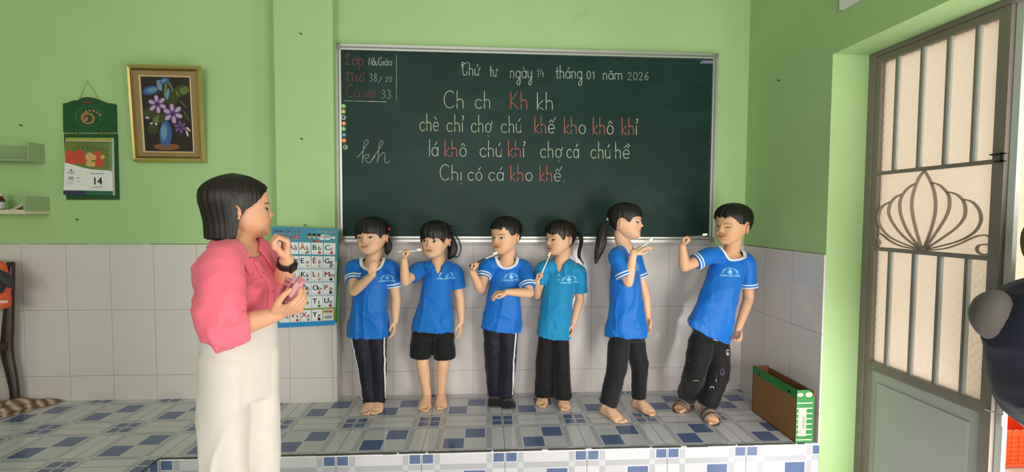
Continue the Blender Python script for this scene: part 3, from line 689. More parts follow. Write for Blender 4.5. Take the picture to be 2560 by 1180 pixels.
PIC = {(0, 3): 12, (0, 4): 12, (0, 2): 9, (1, 2): 8, (1, 3): 8, (1, 4): 9, (2, 2): 9, (2, 3): 8, (2, 4): 4, (3, 3): 12, (3, 4): 4, (4, 3): 5, (4, 4): 3, (5, 1): 3, (5, 2): 9, (5, 3): 4, (2, 1): 3, (3, 2): 9}
for r, row in enumerate(rows):
    t0 = .148+.1365*r; t1 = t0+.119
    for c, cell in enumerate(row):
        s0 = .035+.188*c; s1 = s0+.176
        pquad(s0, t0, s1, t1, .0006, 1)
        if cell:
            A, a, mi = cell
            ptext(A, s0+.012, t0+.072, .072, mi, .02); ptext(a, s0+.100, t0+.076, .060, mi if (r, c) not in ((0, 4), (1, 2)) else 3, .012)
            pquad(s0+.02, t0+.106, s0+.07, t0+.109, .0012, 9)
            if (r, c) in PIC: pblob(s0+.125, t0+.100, .026, .014, PIC[(r, c)]); 
            if (r, c) == (3, 3): ptext("'", s0+.080, t0+.080, .06, 4, .01); ptext("'", s0+.152, t0+.085, .05, 4, .01)
            if (r, c) in ((1, 4), (0, 2)): pblob(s0+.105, t0+.108, .014, .010, PIC[(r, c)]); pblob(s0+.145, t0+.09, .014, .008, PIC[(r, c)])
        else:
            for k in range(3): pblob(s0+.035+.05*k, t0+.03, .028, .016, 8); pblob(s0+.035+.05*k, t0+.02, .026, .010, 6)
            for k in range(14): pquad(s0+.03+.009*k, t0+.066, s0+.03+.009*k+(.003+.003*(k % 3 == 0)), t0+.10, .0012, 4)
for dx, dt, mi, dd in ((.004, .003, 7, .0009), (0, 0, 2, .0013)): ptext('BẢNG CHỮ CÁI', .045+dx, .058+dt, .038, mi, .03, dd, .86)
for dx, dt, mi, dd in ((.004, .003, 7, .0009), (0, 0, 3, .0013)): ptext('TIẾNG VIỆT', .045+dx, .115+dt, .046, mi, .03, dd, .92)
ptext('The Alphabet', .70, .045, .030, 7, .012, .0012, .9)
for cx, cy, rx, ry in ((.80, .085, .10, .022), (.77, .095, .06, .024), (.84, .092, .06, .026), (.935, .092, .03, .012)): pblob(cx, cy, rx, ry, 7)
for k, (cx, mi) in enumerate(((.575, 0), (.645, 3), (.715, 6))):
    pblob(cx, .085, .026, .022, 8, .0017); pblob(cx, .070, .028, .014, 4, .0019); pblob(cx, .134, .026, .012, mi, .0017)
mb.build('poster_print', PMAT, post)
mb = MB(); c = at(763, 563, .285); mb.tube([c+Vector((-.004, 0, -.004)), c+Vector((0, 0, .006)), c+Vector((.004, 0, -.004))], .0022, n=6); mb.build('hanging_clip', M['black'], post)
old = thing('hanging_chart', 'green backed chart hanging behind the alphabet poster', 'poster', at(760, 812, .293))
mb = MB(); q4 = [at(692, 575, .2945), at(848, 578, .2945), at(846, 806, .293), at(700, 806, .2945)]; mb.prism(q4, (0, .0015, 0)); mb.build('chart_sheet', mat('green chart paper', (70, 140, 60), .5, var=.15), old)

# --- wall shelves at the edge
M['cream'] = mat('cream painted wood', (208, 198, 164), .55, var=.05); M['pale_green'] = mat('pale green plastic', (150, 172, 124), .35, var=.08)
a, b = at(-30, 523, .25), at(64, 535, .25)
sh = thing('wall_shelf', 'cream wall shelf with a jar on it', 'shelf', (b.x-.1, WY-.001, b.z))
mb = MB(); mb.box((a.x-.1, .25, b.z), (b.x, .398, b.z+.016)); mb.build('shelf_board', M['cream'], sh)
mb = MB(); mb.box((b.x-.012, .25, b.z+.016), (b.x, .398, b.z+.10)); mb.build('end_panel', M['pale_green'], sh)
mb = MB(); mb.box((a.x-.1, .25, b.z+.016), (b.x-.012, .256, b.z+.024)); mb.build('front_lip', M['cream'], sh)
jb = Vector((at(2, 500, .31).x-.012, .31, b.z+.016))
j = thing('jar', 'brown jar with pale lid and label on the cream shelf', 'jar', jb)
def rev(prof, c, n=20): return [[c+Vector((r*math.cos(2*math.pi*i/n), r*math.sin(2*math.pi*i/n), z)) for i in range(n)] for r, z in prof]
mb = MB(); mb.loft(rev(((.024, 0), (.027, .004), (.027, .062), (.024, .072), (.018, .080), (.018, .086)), jb)); mb.build('jar_body', mat('brown glass', (74, 30, 14), .12, .6), j, True)
mb = MB(); mb.loft(rev(((.0275, .012), (.0278, .014), (.0278, .050), (.0275, .052)), jb)); mb.build('jar_label', mat('white label', (206, 206, 206), .6), j, True)
mb = MB(); mb.loft(rev(((.021, .084), (.022, .086), (.022, .100), (.019, .102)), jb)); mb.build('jar_lid', M['cream'], j, True)
c = Vector((b.x-.062, .30, b.z+.0425)); mb = MB(); mb.obox(c, Vector((.046, 0, .024)), Vector((0, .02, 0)), Vector((-.003, 0, .006)))
tag(mb.build('folded_paper', mat('pale grey card', (196, 190, 164), .7), None, base=c), 'pale card strip leaning across the cream shelf beside the jar', 'card')
c = Vector((b.x-.034, .32, b.z+.0275)); mb = MB(); mb.box(c-Vector((.02, .02, .0115)), c+Vector((.02, .02, .0115)), bev=.002)
tag(mb.build('small_box', mat('dark green box', (60, 70, 40), .6), None, base=c), 'small dark box in the corner of the cream shelf', 'box')
a2, b2 = at(-30, 395, .27), at(60, 402, .27)
sh = thing('wall_shelf', 'empty pale green wall shelf above the cream one', 'shelf', (b2.x-.1, WY-.001, b2.z))
mb = MB(); mb.box((a2.x-.1, .27, b2.z), (b2.x, .398, b2.z+.008)); mb.build('shelf_board', M['pale_green'], sh)
mb = MB(); mb.box((b2.x-.008, .30, b2.z+.008), (b2.x, .398, b2.z+.11)); mb.build('end_panel', M['pale_green'], sh)
mb = MB(); mb.box((a2.x-.1, .390, b2.z+.008), (b2.x-.008, .398, b2.z+.10)); mb.build('rear_panel', M['pale_green'], sh)

# --- nails left in the plaster
for px, py, Y, nm in ((753, 85, .305, 'nail high on the pillar beside the chalkboard'), (755, 347, .305, 'nail halfway up the pillar beside the chalkboard'), (55, 313, WY, 'nail in the green wall above the pale green shelf'), (195, 548, WY, 'nail in the green wall below the calendar')):
    c = at(px, py, Y); mb = MB(); mb.tube([c+Vector((0, .012, 0)), c+Vector((.002, -.012, -.002))], .0028, n=8); mb.ball(c+Vector((.002, -.013, -.002)), .005, .003, .005)
    tag(mb.build('nail', mat('rusty nail', (40, 44, 30), .6), None, base=c), nm, 'nail', 'nails in the painted plaster')
c = atx(1950, 200, RX); mb = MB(); mb.tube([c+Vector((.012, 0, 0)), c+Vector((-.012, 0, -.002))], .0028, n=8); mb.ball(c+Vector((-.013, 0, -.002)), .003, .005, .005)
tag(mb.build('nail', mat('rusty nail head', (52, 70, 44), .6), None, base=c), 'nail in the side wall between the chalkboard and the door', 'nail', 'nails in the painted plaster')

# ================================================================ THINGS ON THE FLOOR
# --- long cardboard box on the platform
x0, x1, y0, y1, hz = 1.455, 1.548, -.330, .055, .268
bx = thing('cardboard_box', 'long open cardboard box with green printed end on the platform', 'box', ((x0+x1)/2, (y0+y1)/2, 0))
T = .004
mb = MB(); mb.box((x0, y0, .0005), (x0+T, y1, hz-.045), 0); mb.box((x0, y0, hz-.045), (x0+T, y1, hz), 1); mb.build('long_side', [M['cardboard'], M['box_green']], bx)
mb = MB(); mb.box((x1-T, y0, .0005), (x1, y1, hz-.01)); mb.build('long_side', M['cardboard_in'], bx)
mb = MB(); mb.box((x0, y1-T, .0005), (x1, y1, hz)); mb.build('end_panel', M['cardboard_in'], bx)
mb = MB(); mb.box((x0, y0, .0005), (x1, y1, T)); mb.build('bottom', M['cardboard_in'], bx)
mb = MB(); yf = y0-.001
mb.prism([(x0, yf, .0005), (x1, yf, .0005), (x1, yf, hz-.045), (x1-.012, yf, hz-.012), (x1-.03, yf, hz), (x0, yf, hz)], (0, T, 0), 0)
for i in range(8):
    z = .012+i*.0267; mb.box((x0+.002, yf-.0006, z), (x1-.010, yf, z+.006), 1)
mb.box((x0+.010, yf-.0012, .034), (x0+.052, yf-.0006, .172), 2); mb.box((x0+.030, yf-.0016, .072), (x0+.047, yf-.0012, .134), 3); mb.box((x0+.014, yf-.0016, .05), (x0+.028, yf-.0012, .060), 3)
mb.ball((x0+.018, yf, hz-.024), .016, .001, .010, m=1); mb.ball((x1-.030, yf, hz-.024), .018, .001, .013, m=1)
mb.build('printed_end', [M['box_green'], M['box_white'], mat('grey sticker', (188, 188, 174), .6), mat('darker sticker blocks', (162, 160, 144), .6)], bx)  # the sticker carries two darker rectangles
for yy in (y0+.06, y1-.06): mb = MB(); mb.ball((x0-.001, yy, hz-.03), .001, .012, .007); mb.build('hand_hole', M['black'], bx)

# --- wooden chair at the edge of the view
ch = thing('wooden_chair', 'dark wooden chair against the tiled wall with orange bag on its back', 'chair', (-3.1, .15, 0))
def cpx(px, py, Y=.33): return at(px, py, Y)
mb = MB(); pts = [cpx(27, 655), cpx(24, 740), cpx(20, 820), cpx(18, 880), cpx(28, 930), cpx(36, 975), at(38, 1001, .33)]; pts[-1].z = .0
mb.tube(pts, [(.018, .020), (.021, .022), (.030, .024), (.032, .024), (.028, .022), (.024, .020), (.022, .018)], n=12, side=(1, 0, 0), round_ends=False, sub=4); mb.build('rear_leg', M['darkwood'], ch, True)
sz = cpx(10, 800).z
dxs = -.44
mb = MB(); mb.tube([p+Vector((dxs, 0, 0)) for p in pts], [.02, .021, .024, .024, .022, .020, .018], n=12, round_ends=False, sub=4); mb.build('rear_leg', M['darkwood'], ch, True)
mb = MB(); c = pts[2]; mb.box((c.x+dxs-.02, -.10, c.z-.12), (c.x+.012, .34, c.z-.075), bev=.008); mb.build('seat', M['darkwood'], ch)
for xx in (c.x-.01, c.x+dxs+.01):
    mb = MB(); mb.tube([(xx, -.06, c.z-.1), (xx+.005, -.07, 0.0)], [.022, .017], n=10, round_ends=False); mb.build('front_leg', M['darkwood'], ch, True)
for z in (.12, .24):
    mb = MB(); mb.box((c.x+dxs, .322, c.z+z), (c.x, .342, c.z+z+.05), bev=.004); mb.build('back_slat', M['darkwood'], ch)
# orange bag with a dark strap over the chair back
bg = thing('school_bag', 'orange bag with a charcoal flap hanging on the chair', 'bag', cpx(0, 768, .29))
def wob(me, amp, sc, seed=0):
    n = len(me.vertices); co = np.empty(n*3); me.vertices.foreach_get('co', co); co = co.reshape(-1, 3); no = np.empty(n*3); me.vertices.foreach_get('normal', no); no = no.reshape(-1, 3)
    rs = np.random.RandomState(seed); d = np.zeros(n)
    for k in range(6): kv = rs.normal(size=3)*sc; d += np.sin(co@kv+rs.rand()*6.3)/6
    co += no*(d*amp*2.2)[:, None]; me.vertices.foreach_set('co', co.ravel()); me.update(); return me
mb = MB(); P = [cpx(-60, 655, .29), cpx(-20, 652, .29), cpx(14, 662, .29)]
rings = []
for (yy, xr, dep) in ((652, 14, .03), (665, 21, .055), (690, 24, .07), (710, 33, .075), (730, 27, .08), (755, 30, .075), (768, 30, .055)):
    r = cpx(xr-2, yy, .235); l = r+Vector((-.34, 0, 0)); c = (r+l)/2
    rings.append([c+Vector((.17*math.copysign(abs(math.cos(t))**.5, math.cos(t)), -.02+dep*math.copysign(abs(math.sin(t))**.6, math.sin(t))*.8, 0)) for t in [2*math.pi*i/28 for i in range(28)]])
mb.loft(rings); me = wob(mb.mesh('bag_body'), .004, 45); link('bag_body', me, mat('orange fabric', (232, 96, 50), .7, var=.1), bg, True)
mb = MB(); mb.tube([cpx(-14, 676, .165), cpx(6, 688, .16), cpx(20, 704, .16), cpx(26, 716, .165)], [(.02, .012), (.034, .014), (.026, .014), (.012, .01)], n=14, sub=4); mb.tube([cpx(10, 700, .158), cpx(-2, 730, .165)], [(.03, .01), (.02, .01)], n=12); mb.build('bag_flap', mat('charcoal fabric', (52, 52, 56), .7), bg, True)
mb = MB(); a = cpx(-20, 751, .157); b = cpx(18, 757, .157); mb.box((a.x, .150, b.z), (b.x, .162, a.z)); mb.build('reflective_strip', mat('pinkish strip', (238, 196, 186), .4), bg)
# crumpled striped cloth on the floor
mb = MB(); g0 = atz(-90, 1000); NX, NY = 60, 26
pa, pb, pc2, pd = atz(-120, 1003), atz(176, 1000), atz(-10, 1052), atz(-200, 1050)
for j in range(NY+1):
    for i in range(NX+1):
        s, t = i/NX, j/NY; p = pa.lerp(pb, s).lerp(pd.lerp(pc2, s), t)
        e = min(1, 6*min(s, 1-s), 5*min(t, 1-t)); h = .006+e*(.012+.012*math.sin(9*s+5*t)+.010*math.sin(23*s-7*t+1)+.006*math.sin(41*s+13*t)+.02*(1-s)*(1-t))
        mb.v.append(Vector((p.x+.008*math.sin(17*t+3*s), p.y+.01*math.sin(13*s), max(.003, h))))
for j in range(NY):
    for i in range(NX): q2 = j*(NX+1)+i; mb.face((q2, q2+1, q2+NX+2, q2+NX+1))
def striped():
    m, nt, b = base_mat('striped brown cloth', .9, .2); tc = nt.nodes.new('ShaderNodeTexCoord'); wv = nt.nodes.new('ShaderNodeTexWave'); wv.bands_direction = 'DIAGONAL'; wv.inputs['Scale'].default_value = 9; wv.inputs['Distortion'].default_value = 2.5
    nt.links.new(tc.outputs['Object'], wv.inputs[0]); r = nt.nodes.new('ShaderNodeValToRGB'); e = r.color_ramp.elements; e[0].color = lin((112, 88, 66)); e[1].color = lin((196, 182, 164)); n2 = e.new(.55); n2.color = lin((158, 124, 104))
    nt.links.new(wv.outputs[1], r.inputs[0]); nt.links.new(r.outputs[0], b.inputs['Base Color']); return m
o = mb.build('floor_cloth', striped(), None, True, base=Vector(((pa.x+pc2.x)/2, (pa.y+pc2.y)/2, 0)))
sm = o.modifiers.new('t', 'SOLIDIFY'); sm.thickness = .003
tag(o, 'crumpled striped brown cloth lying on the platform floor by the chair', 'cloth')

# --- orange plastic crate outdoors
c0 = atz(2509, 1168, FZ); L, Dp, H = .46, .32, .215
cr = thing('plastic_crate', 'orange lattice plastic crate outside the doorway', 'crate', c0+Vector((L/2, Dp/2, .0)))
OR = mat('orange plastic', (255, 98, 44), .4)
def crate_side(a, b, name):
    a, b = Vector(a), Vector(b); d = (b-a); Ln = d.length; d = d/Ln; nrm = Vector((d.y, -d.x, 0))*.004; mb = MB(); up = Vector((0, 0, 1))
    for z, h in ((.0, .022), (H-.03, .03)): mb.obox((a+b)/2+up*(z+h/2), d*Ln/2, nrm*1.6, up*h/2)
    for k in range(6): z = .03+k*.026; mb.obox((a+b)/2+up*z, d*Ln/2, nrm, up*.005)
    n = int(Ln/.045)
    for k in range(n+1): mb.obox(a+d*(Ln*k/n)+up*H/2, d*.0055, nrm*1.2, up*H/2)
    mb.obox((a+b)/2+up*H/2+nrm*-.6, d*Ln/2, nrm*.2, up*(H/2-.03))
    mb.build(name, OR, cr)
q = [c0, c0+Vector((L, 0, 0)), c0+Vector((L, Dp, 0)), c0+Vector((0, Dp, 0))]
for i in range(4): crate_side(q[i], q[(i+1) % 4], 'lattice_side')
mb = MB(); mb.box(q[0], q[2]+Vector((0, 0, .006))); mb.build('crate_bottom', OR, cr)

# ================================================================ PEOPLE
def skin_mat(name, rough=.5):
    m, nt, b = base_mat(name, rough, .4)
    at_ = nt.nodes.new('ShaderNodeVertexColor'); at_.layer_name = 'tone'
    nz = noise(nt, 70, 2); nt.links.new(mixc(nt, nz*.08, at_.outputs[0], lin((196, 130, 104))), b.inputs['Base Color'])
    b.inputs['Subsurface Weight'].default_value = .12; b.inputs['Subsurface Radius'].default_value = (.012, .005, .003); b.inputs['Subsurface Scale'].default_value = .5
    return m
def cloth(name, col, rough=.7, weave=900, var=.05, sheen=.15):
    m, nt, b = base_mat(name, rough, .3); c = lin(col)
    nt.links.new(mixc(nt, noise(nt, 14, 3), tuple(v*(1-var*2) for v in c[:3])+(1,), c), b.inputs['Base Color'])
    b.inputs['Sheen Weight'].default_value = sheen; add_bump(nt, b, noise(nt, weave, 1), .12, .0008); return m
def hair_mat(name, col, hi):
    m, nt, b = base_mat(name, .42, .45); uv = nt.nodes.new('ShaderNodeUVMap')
    nz = noise(nt, 1.0, 4, .6, vec=uv.outputs[0], stretch=(150, 2.5, 1))
    nt.links.new(mixc(nt, nz.op('POWER', 2.0), lin(col), lin(hi)), b.inputs['Base Color']); add_bump(nt, b, nz, .5, .004); return m
SKIN = skin_mat('warm skin'); HAIR = hair_mat('black hair', (9, 8, 9), (44, 36, 34)); HAIR_B = hair_mat('brown black hair', (16, 10, 8), (46, 30, 25))
C_BLUE = cloth('blue jersey', (0, 108, 200), .5); C_POLO = cloth('blue pique', (0, 108, 196), .62); C_TEAL = cloth('teal blue pique', (10, 134, 186), .62)
C_WHITE = cloth('white ribbing', (232, 234, 236), .7); C_NAVY = cloth('dark navy tracksuit', (15, 13, 34), .6); C_BLACK = cloth('black cloth', (9, 9, 12), .75); C_CHAR = cloth('charcoal cloth', (19, 20, 25), .75)
C_PINK = cloth('coral pink cotton', (248, 116, 136), .8); C_CREAM = cloth('cream linen', (226, 216, 208), .85); C_SOCK = cloth('black sock', (24, 20, 22), .9); C_PRINT = mat('pale blue print', (150, 214, 246), .6); C_STRIPE = mat('white stripe', (226, 228, 236), .6)

def remesh(me, voxel, it=2, fac=.5):
    o = bpy.data.objects.new('t', me); COL.objects.link(o)
    r = o.modifiers.new('r', 'REMESH'); r.mode = 'VOXEL'; r.voxel_size = voxel; r.adaptivity = 0
    if it: s = o.modifiers.new('s', 'SMOOTH'); s.iterations = it; s.factor = fac
    dg = bpy.context.evaluated_depsgraph_get(); out = bpy.data.meshes.new_from_object(o.evaluated_get(dg))
    bpy.data.objects.remove(o); bpy.data.meshes.remove(me); return out
def coords(me):
    n = len(me.vertices); c = np.empty(n*3); me.vertices.foreach_get('co', c); return c.reshape(-1, 3)
def normals(me):
    n = len(me.vertices); c = np.empty(n*3); me.vertices.foreach_get('normal', c); return c.reshape(-1, 3)
def setco(me, c): me.vertices.foreach_set('co', np.ascontiguousarray(c).ravel()); me.update()
from mathutils import noise as mnoise
def wrinkle(me, amp, scales, seed=0, mask=None):
    """cloth folds: warped ridged noise, stretched along the given directions (kx, ky, kz, weight)"""
    c, nr = coords(me), normals(me); d = np.zeros(len(c)); rs = random.Random(seed); N = mnoise.noise
    for kx, ky, kz, a in scales:
        ox, oy, oz = rs.uniform(0, 50), rs.uniform(0, 50), rs.uniform(0, 50)
        for i in range(len(c)):
            x, y, z = c[i]; wx = N((x*7+ox, y*7+oy, z*5))*1.1
            v = N((x*kx+ox+wx, y*ky+oy+wx*.5, z*kz+oz+wx*.8))
            d[i] += a*(.35-min(1.0, abs(v)*3.2)**.75*.7+v*.5)
    if mask is not None: d *= mask(c)
    setco(me, c+nr*(d*amp)[:, None])
def bvh_of(me):
    return BVHTree.FromPolygons([v.co.copy() for v in me.vertices], [tuple(p.vertices) for p in me.polygons])
V = lambda *a: Vector(a)

PROF = [(-.02, .30, .02, .08), (0.0, .365, -.02, .13), (.05, .410, -.06, .215), (.12, .425, -.12, .275), (.20, .430, -.20, .315), (.30, .434, -.32, .342), (.40, .437, -.41, .356), (.50, .440, -.455, .362), (.60, .450, -.475, .370), (.70, .452, -.475, .368), (.78, .43, -.455, .352), (.86, .375, -.40, .312), (.92, .295, -.32, .250), (.965, .195, -.22, .170), (.99, .09, -.12, .085), (1.0, .0, -.03, .01)]
PZ = np.array([p[0] for p in PROF]); PF = np.array([p[1] for p in PROF]); PB = np.array([p[2] for p in PROF]); PW = np.array([p[3] for p in PROF])
def head_xy(z, th):
    """head outline at height z (chin 0, crown 1), angle th from the face direction"""
    f, b, w_ = np.interp(z, PZ, PF), np.interp(z, PZ, PB), np.interp(z, PZ, PW)
    cy = (f+b)/2; c, s = math.cos(th), math.sin(th); e = .86 if c > 0 else .95
    return Vector((w_*math.copysign(abs(s)**e, s), cy+(f-b)/2*math.copysign(abs(c)**e, c), z))
class Head:
    def __init__(s, centre, H, yaw, pitch=0, roll=0, wide=1.0):
        """yaw: turn towards the viewer's near side of the wall (degrees, + = towards -X); local x = person's right side, y = face, z = up"""
        a = math.radians(yaw); y = Vector((-math.sin(a), -math.cos(a), 0)); z = Vector((0, 0, 1)); x = y.cross(z)
        rp = Matrix.Rotation(math.radians(pitch), 3, x); y, z = rp@y, rp@z
        rr = Matrix.Rotation(math.radians(roll), 3, y); x, z = rr@x, rr@z
        s.x, s.y, s.z, s.H, s.c, s.wide = x, y, z, H, Vector(centre), wide
    def w(s, p): return s.c+(s.x*(p[0]*s.wide)+s.y*p[1]+s.z*(p[2]-.5))*s.H
    def loc(s, c):
        d = (c-np.array(s.c))/s.H; A = np.array([s.x/s.wide, s.y, s.z]); return d@A.T+np.array([0, 0, .5])
def g(t): return np.exp(-t*t)
def build_head(mb, h, ear=1.0):
    zs = [-.02, 0, .03, .07, .12, .18, .24, .30, .36, .42, .48, .54, .60, .66, .72, .78, .83, .875, .915, .945, .97, .987, .997]
    mb.loft([[h.w(head_xy(z, 2*math.pi*j/40)) for j in range(40)] for z in zs])
    for sx in (1, -1):
        c = h.w((.365*sx, -.03, .42)); out = (h.x*sx*.75-h.y*.66).normalized(); fw = (h.y*.75+h.x*sx*.6).normalized(); up = h.z
        H = h.H
        mb.ball(c+out*.03*H, .030*H, .062*H, .10*H, axes=(out, fw, up), nu=14)
        loop = [c+out*(.045*H)+fw*(.062*H*math.cos(a)*ear)+up*(.105*H*math.sin(a)+.005*H) for a in [math.radians(q) for q in (20, 50, 80, 110, 140, 170, 200, 230, 255)]]
        loop = [p+out*(.028*H*(.3+.7*math.sin(math.pi*i/8))) for i, p in enumerate(loop)]
        mb.tube(loop, .016*H, n=8, sub=2); mb.ball(c-up*.09*H+fw*.02*H+out*.04*H, .022*H, .03*H, .03*H)
def sculpt(c, h, smile=.0, nose=1.0, cheek=1.0):
    L = h.loc(c); x, y, z = L.T; ax = np.abs(x); front = np.clip((y-.10)/.15, 0, 1)*(z > -.12)*(z < 1.02)*(ax < .5)
    d = -.030*g((ax-.15)/.085)*g((z-.475)/.05)+.014*g((ax-.155)/.062)*g((z-.462)/.030)
    d += nose*(.078*g(x/.052)*g((z-.352)/.046)+.030*g((ax-.058)/.034)*g((z-.335)/.030)+.032*g(x/.042)*g((z-.43)/.07)) - .014*g(x/.06)*g((z-.292)/.022)
    mz = z-.205-smile*(ax/.12)**2*.03
    d += .026*g(x/.095)*g((mz-.022)/.022)+.024*g(x/.085)*g((mz+.026)/.024)-.024*g(x/.115)*g(mz/.009)-.016*g(x/.11)*g((z-.142)/.022)
    d += .022*g(x/.11)*g((z-.06)/.05)+cheek*(.020*g((ax-.20)/.09)*g((z-.30)/.085))+smile*.012*g((ax-.17)/.06)*g((z-.26)/.05)
    d += .010*g((ax-.16)/.10)*g((z-.545)/.03)
    return c+np.outer(d*front*h.H, np.array(h.y)), L
def paint(c, h, base, lip=(186, 98, 88), eye_open=1.0, smile=.0, brow=1.0, gaze=0.0, mouth_open=0.0, lipstick=.55):
    L = h.loc(c); x, y, z = L.T; ax = np.abs(x); n = len(c)
    T = np.tile(np.array(lin(base)), (n, 1)); front = (y > .12) & (z > -.05) & (z < .9)
    def mix(mask, col):
        k = (mask*1.0)[:, None]; T[:] = T*(1-k)+np.array(lin(col))*k
    inh = (z > -.05) & (z < 1) & (ax < .55) & (np.abs(y) < .6)
    mix(.30*g((ax-.21)/.08)*g((z-.29)/.07)*front, (222, 120, 96)); mix(.22*g(x/.07)*g((z-.335)/.04)*front, (212, 120, 96))
    mix(.14*inh*(ax > .36)*(z < .55)*(z > .28), (206, 116, 90))
    mz = z-.205-smile*(ax/.12)**2*.03
    up = np.clip(1-((ax/.115)**2+((mz-.018)/.026)**2), 0, 1); lo = np.clip(1-((ax/.10)**2+((mz+.020)/.030)**2), 0, 1)
    mix(np.clip(np.maximum(up, lo)*2.5, 0, 1)*lipstick*front, lip)
    mix(.8*np.clip(1.4-np.abs(mz)/.008, 0, 1)*(ax < .118)*front, (96, 44, 38))
    if mouth_open: mix(np.clip(2-2*((ax/.085)**2+((mz)/(.022*mouth_open))**2), 0, 1)*front, (110, 46, 42)); mix(np.clip(2-2*((ax/.07)**2+((mz-.006)/(.010*mouth_open))**2), 0, 1)*front, (236, 228, 216))
    ez = z-.458-.012*np.clip((ax-.15)/.08, -1, 1)
    lid = .031*eye_open; ex = (ax-.155)/.080
    arch = np.clip(1-ex*ex, 0, 1)
    inside = np.clip((lid*arch**.7-np.abs(ez))/.006+.5, 0, 1)*(np.abs(ex) < 1)*front
    mix(inside*.95, (226, 218, 208))
    ir = np.clip((.037-np.sqrt((ax-.155-gaze*np.sign(x)*.03)**2+(ez-.002)**2*.9))/.006+.5, 0, 1)
    mix(inside*ir, (26, 16, 14))
    mix(np.clip(1.5-np.abs(ez-lid*arch**.7)/.0075, 0, 1)*(np.abs(ex) < 1.06)*front*.95, (24, 15, 13))
    mix(.35*np.clip(1.3-np.abs(ez+lid*arch**.7)/.006, 0, 1)*(np.abs(ex) < .95)*front, (110, 62, 50))
    bz = z-.548-.018*(1-((ax-.165)/.10)**2)
    mix(brow*.8*np.clip(1.6-np.abs(bz)/.011, 0, 1)*np.clip((.098-np.abs(ax-.165))/.02, 0, 1)*front, (44, 28, 24))
    mix(.5*g((ax-.028)/.016)*g((z-.318)/.010)*(y > .36), (112, 58, 46))
    return T
def detail_face(me, h, cuts=1):
    """denser mesh over the face so eyes and mouth read cleanly"""
    bm = bmesh.new(); bm.from_mesh(me); L = h.loc(coords(me)); sel = (L[:, 1] > .16) & (L[:, 2] > .02) & (L[:, 2] < .66) & (np.abs(L[:, 0]) < .34)
    bm.verts.ensure_lookup_table(); es = [e for e in bm.edges if sel[e.verts[0].index] and sel[e.verts[1].index]]
    bmesh.ops.subdivide_edges(bm, edges=es, cuts=cuts, use_grid_fill=True); bm.to_mesh(me); bm.free()

def hand(mb, wrist, d, nrm, thumb, L, curl=(20, 30, 20), spread=4, fr=None, tp=None, per=None):
    """palm + four fingers + thumb. d: wrist to knuckles, nrm: out of the palm (fingers curl this way), thumb: side of the thumb"""
    d = Vector(d).normalized(); nrm = Vector(nrm); nrm = (nrm-d*nrm.dot(d)).normalized(); s = d.cross(nrm)
    if s.dot(Vector(thumb)) < 0: s = -s
    fr = fr or L*.052; pl = L*.50; hw = L*.215; w0 = Vector(wrist)
    rings = []
    for t, ww, th in ((-.04, .60, .17), (.10, .68, .165), (.35, .93, .16), (.65, 1.0, .145), (.92, .98, .115), (1.0, .92, .09)):
        c = w0+d*(pl*t)+nrm*(L*.01*math.sin(t*3)); rings.append([c+s*(hw*ww*math.copysign(abs(math.cos(a))**.75, math.cos(a)))+nrm*(L*th*.5*math.sin(a)*1.0) for a in [2*math.pi*i/16 for i in range(16)]])
    mb.loft(rings)
    for k, (off, ln) in enumerate(((.76, .90), (.26, 1.0), (-.25, .94), (-.74, .74))):
        cc = per[k] if per else curl
        b = w0+d*(pl*(.93 if k in (1, 2) else .88))+s*(hw*off); dd = (d+s*math.tan(math.radians(spread*(1.5-k)))).normalized(); fl = L*.50*ln
        P = [b-dd*fr*1.2, b]; ang = 0
        ax = dd.cross(nrm)
        for seg, cv in zip((.44, .31, .25), cc):
            ang += cv; q = Matrix.Rotation(math.radians(ang), 3, ax)@dd; P.append(P[-1]+q*(fl*seg))
        mb.tube(P, [fr*1.1, fr*1.12, fr*1.02, fr*.94, fr*.80], n=10)
    tp = tp or (35, .55, 25)          # outward angle, lean to palm, bend
    b = w0+d*(pl*.22)+s*(hw*.55)+nrm*(L*.02); o = math.radians(tp[0]); td = (d*math.cos(o)+s*math.sin(o)+nrm*tp[1]).normalized()
    axt = td.cross(d-s*.6+nrm*.2); P = [b, b+td*L*.20]; q = td
    for seg in (.17, .13):
        q = Matrix.Rotation(math.radians(tp[2]), 3, axt)@q if axt.length > 1e-6 else q; P.append(P[-1]+q*L*seg)
    mb.tube(P, [fr*1.55, fr*1.28, fr*1.15, fr*.9], n=10)
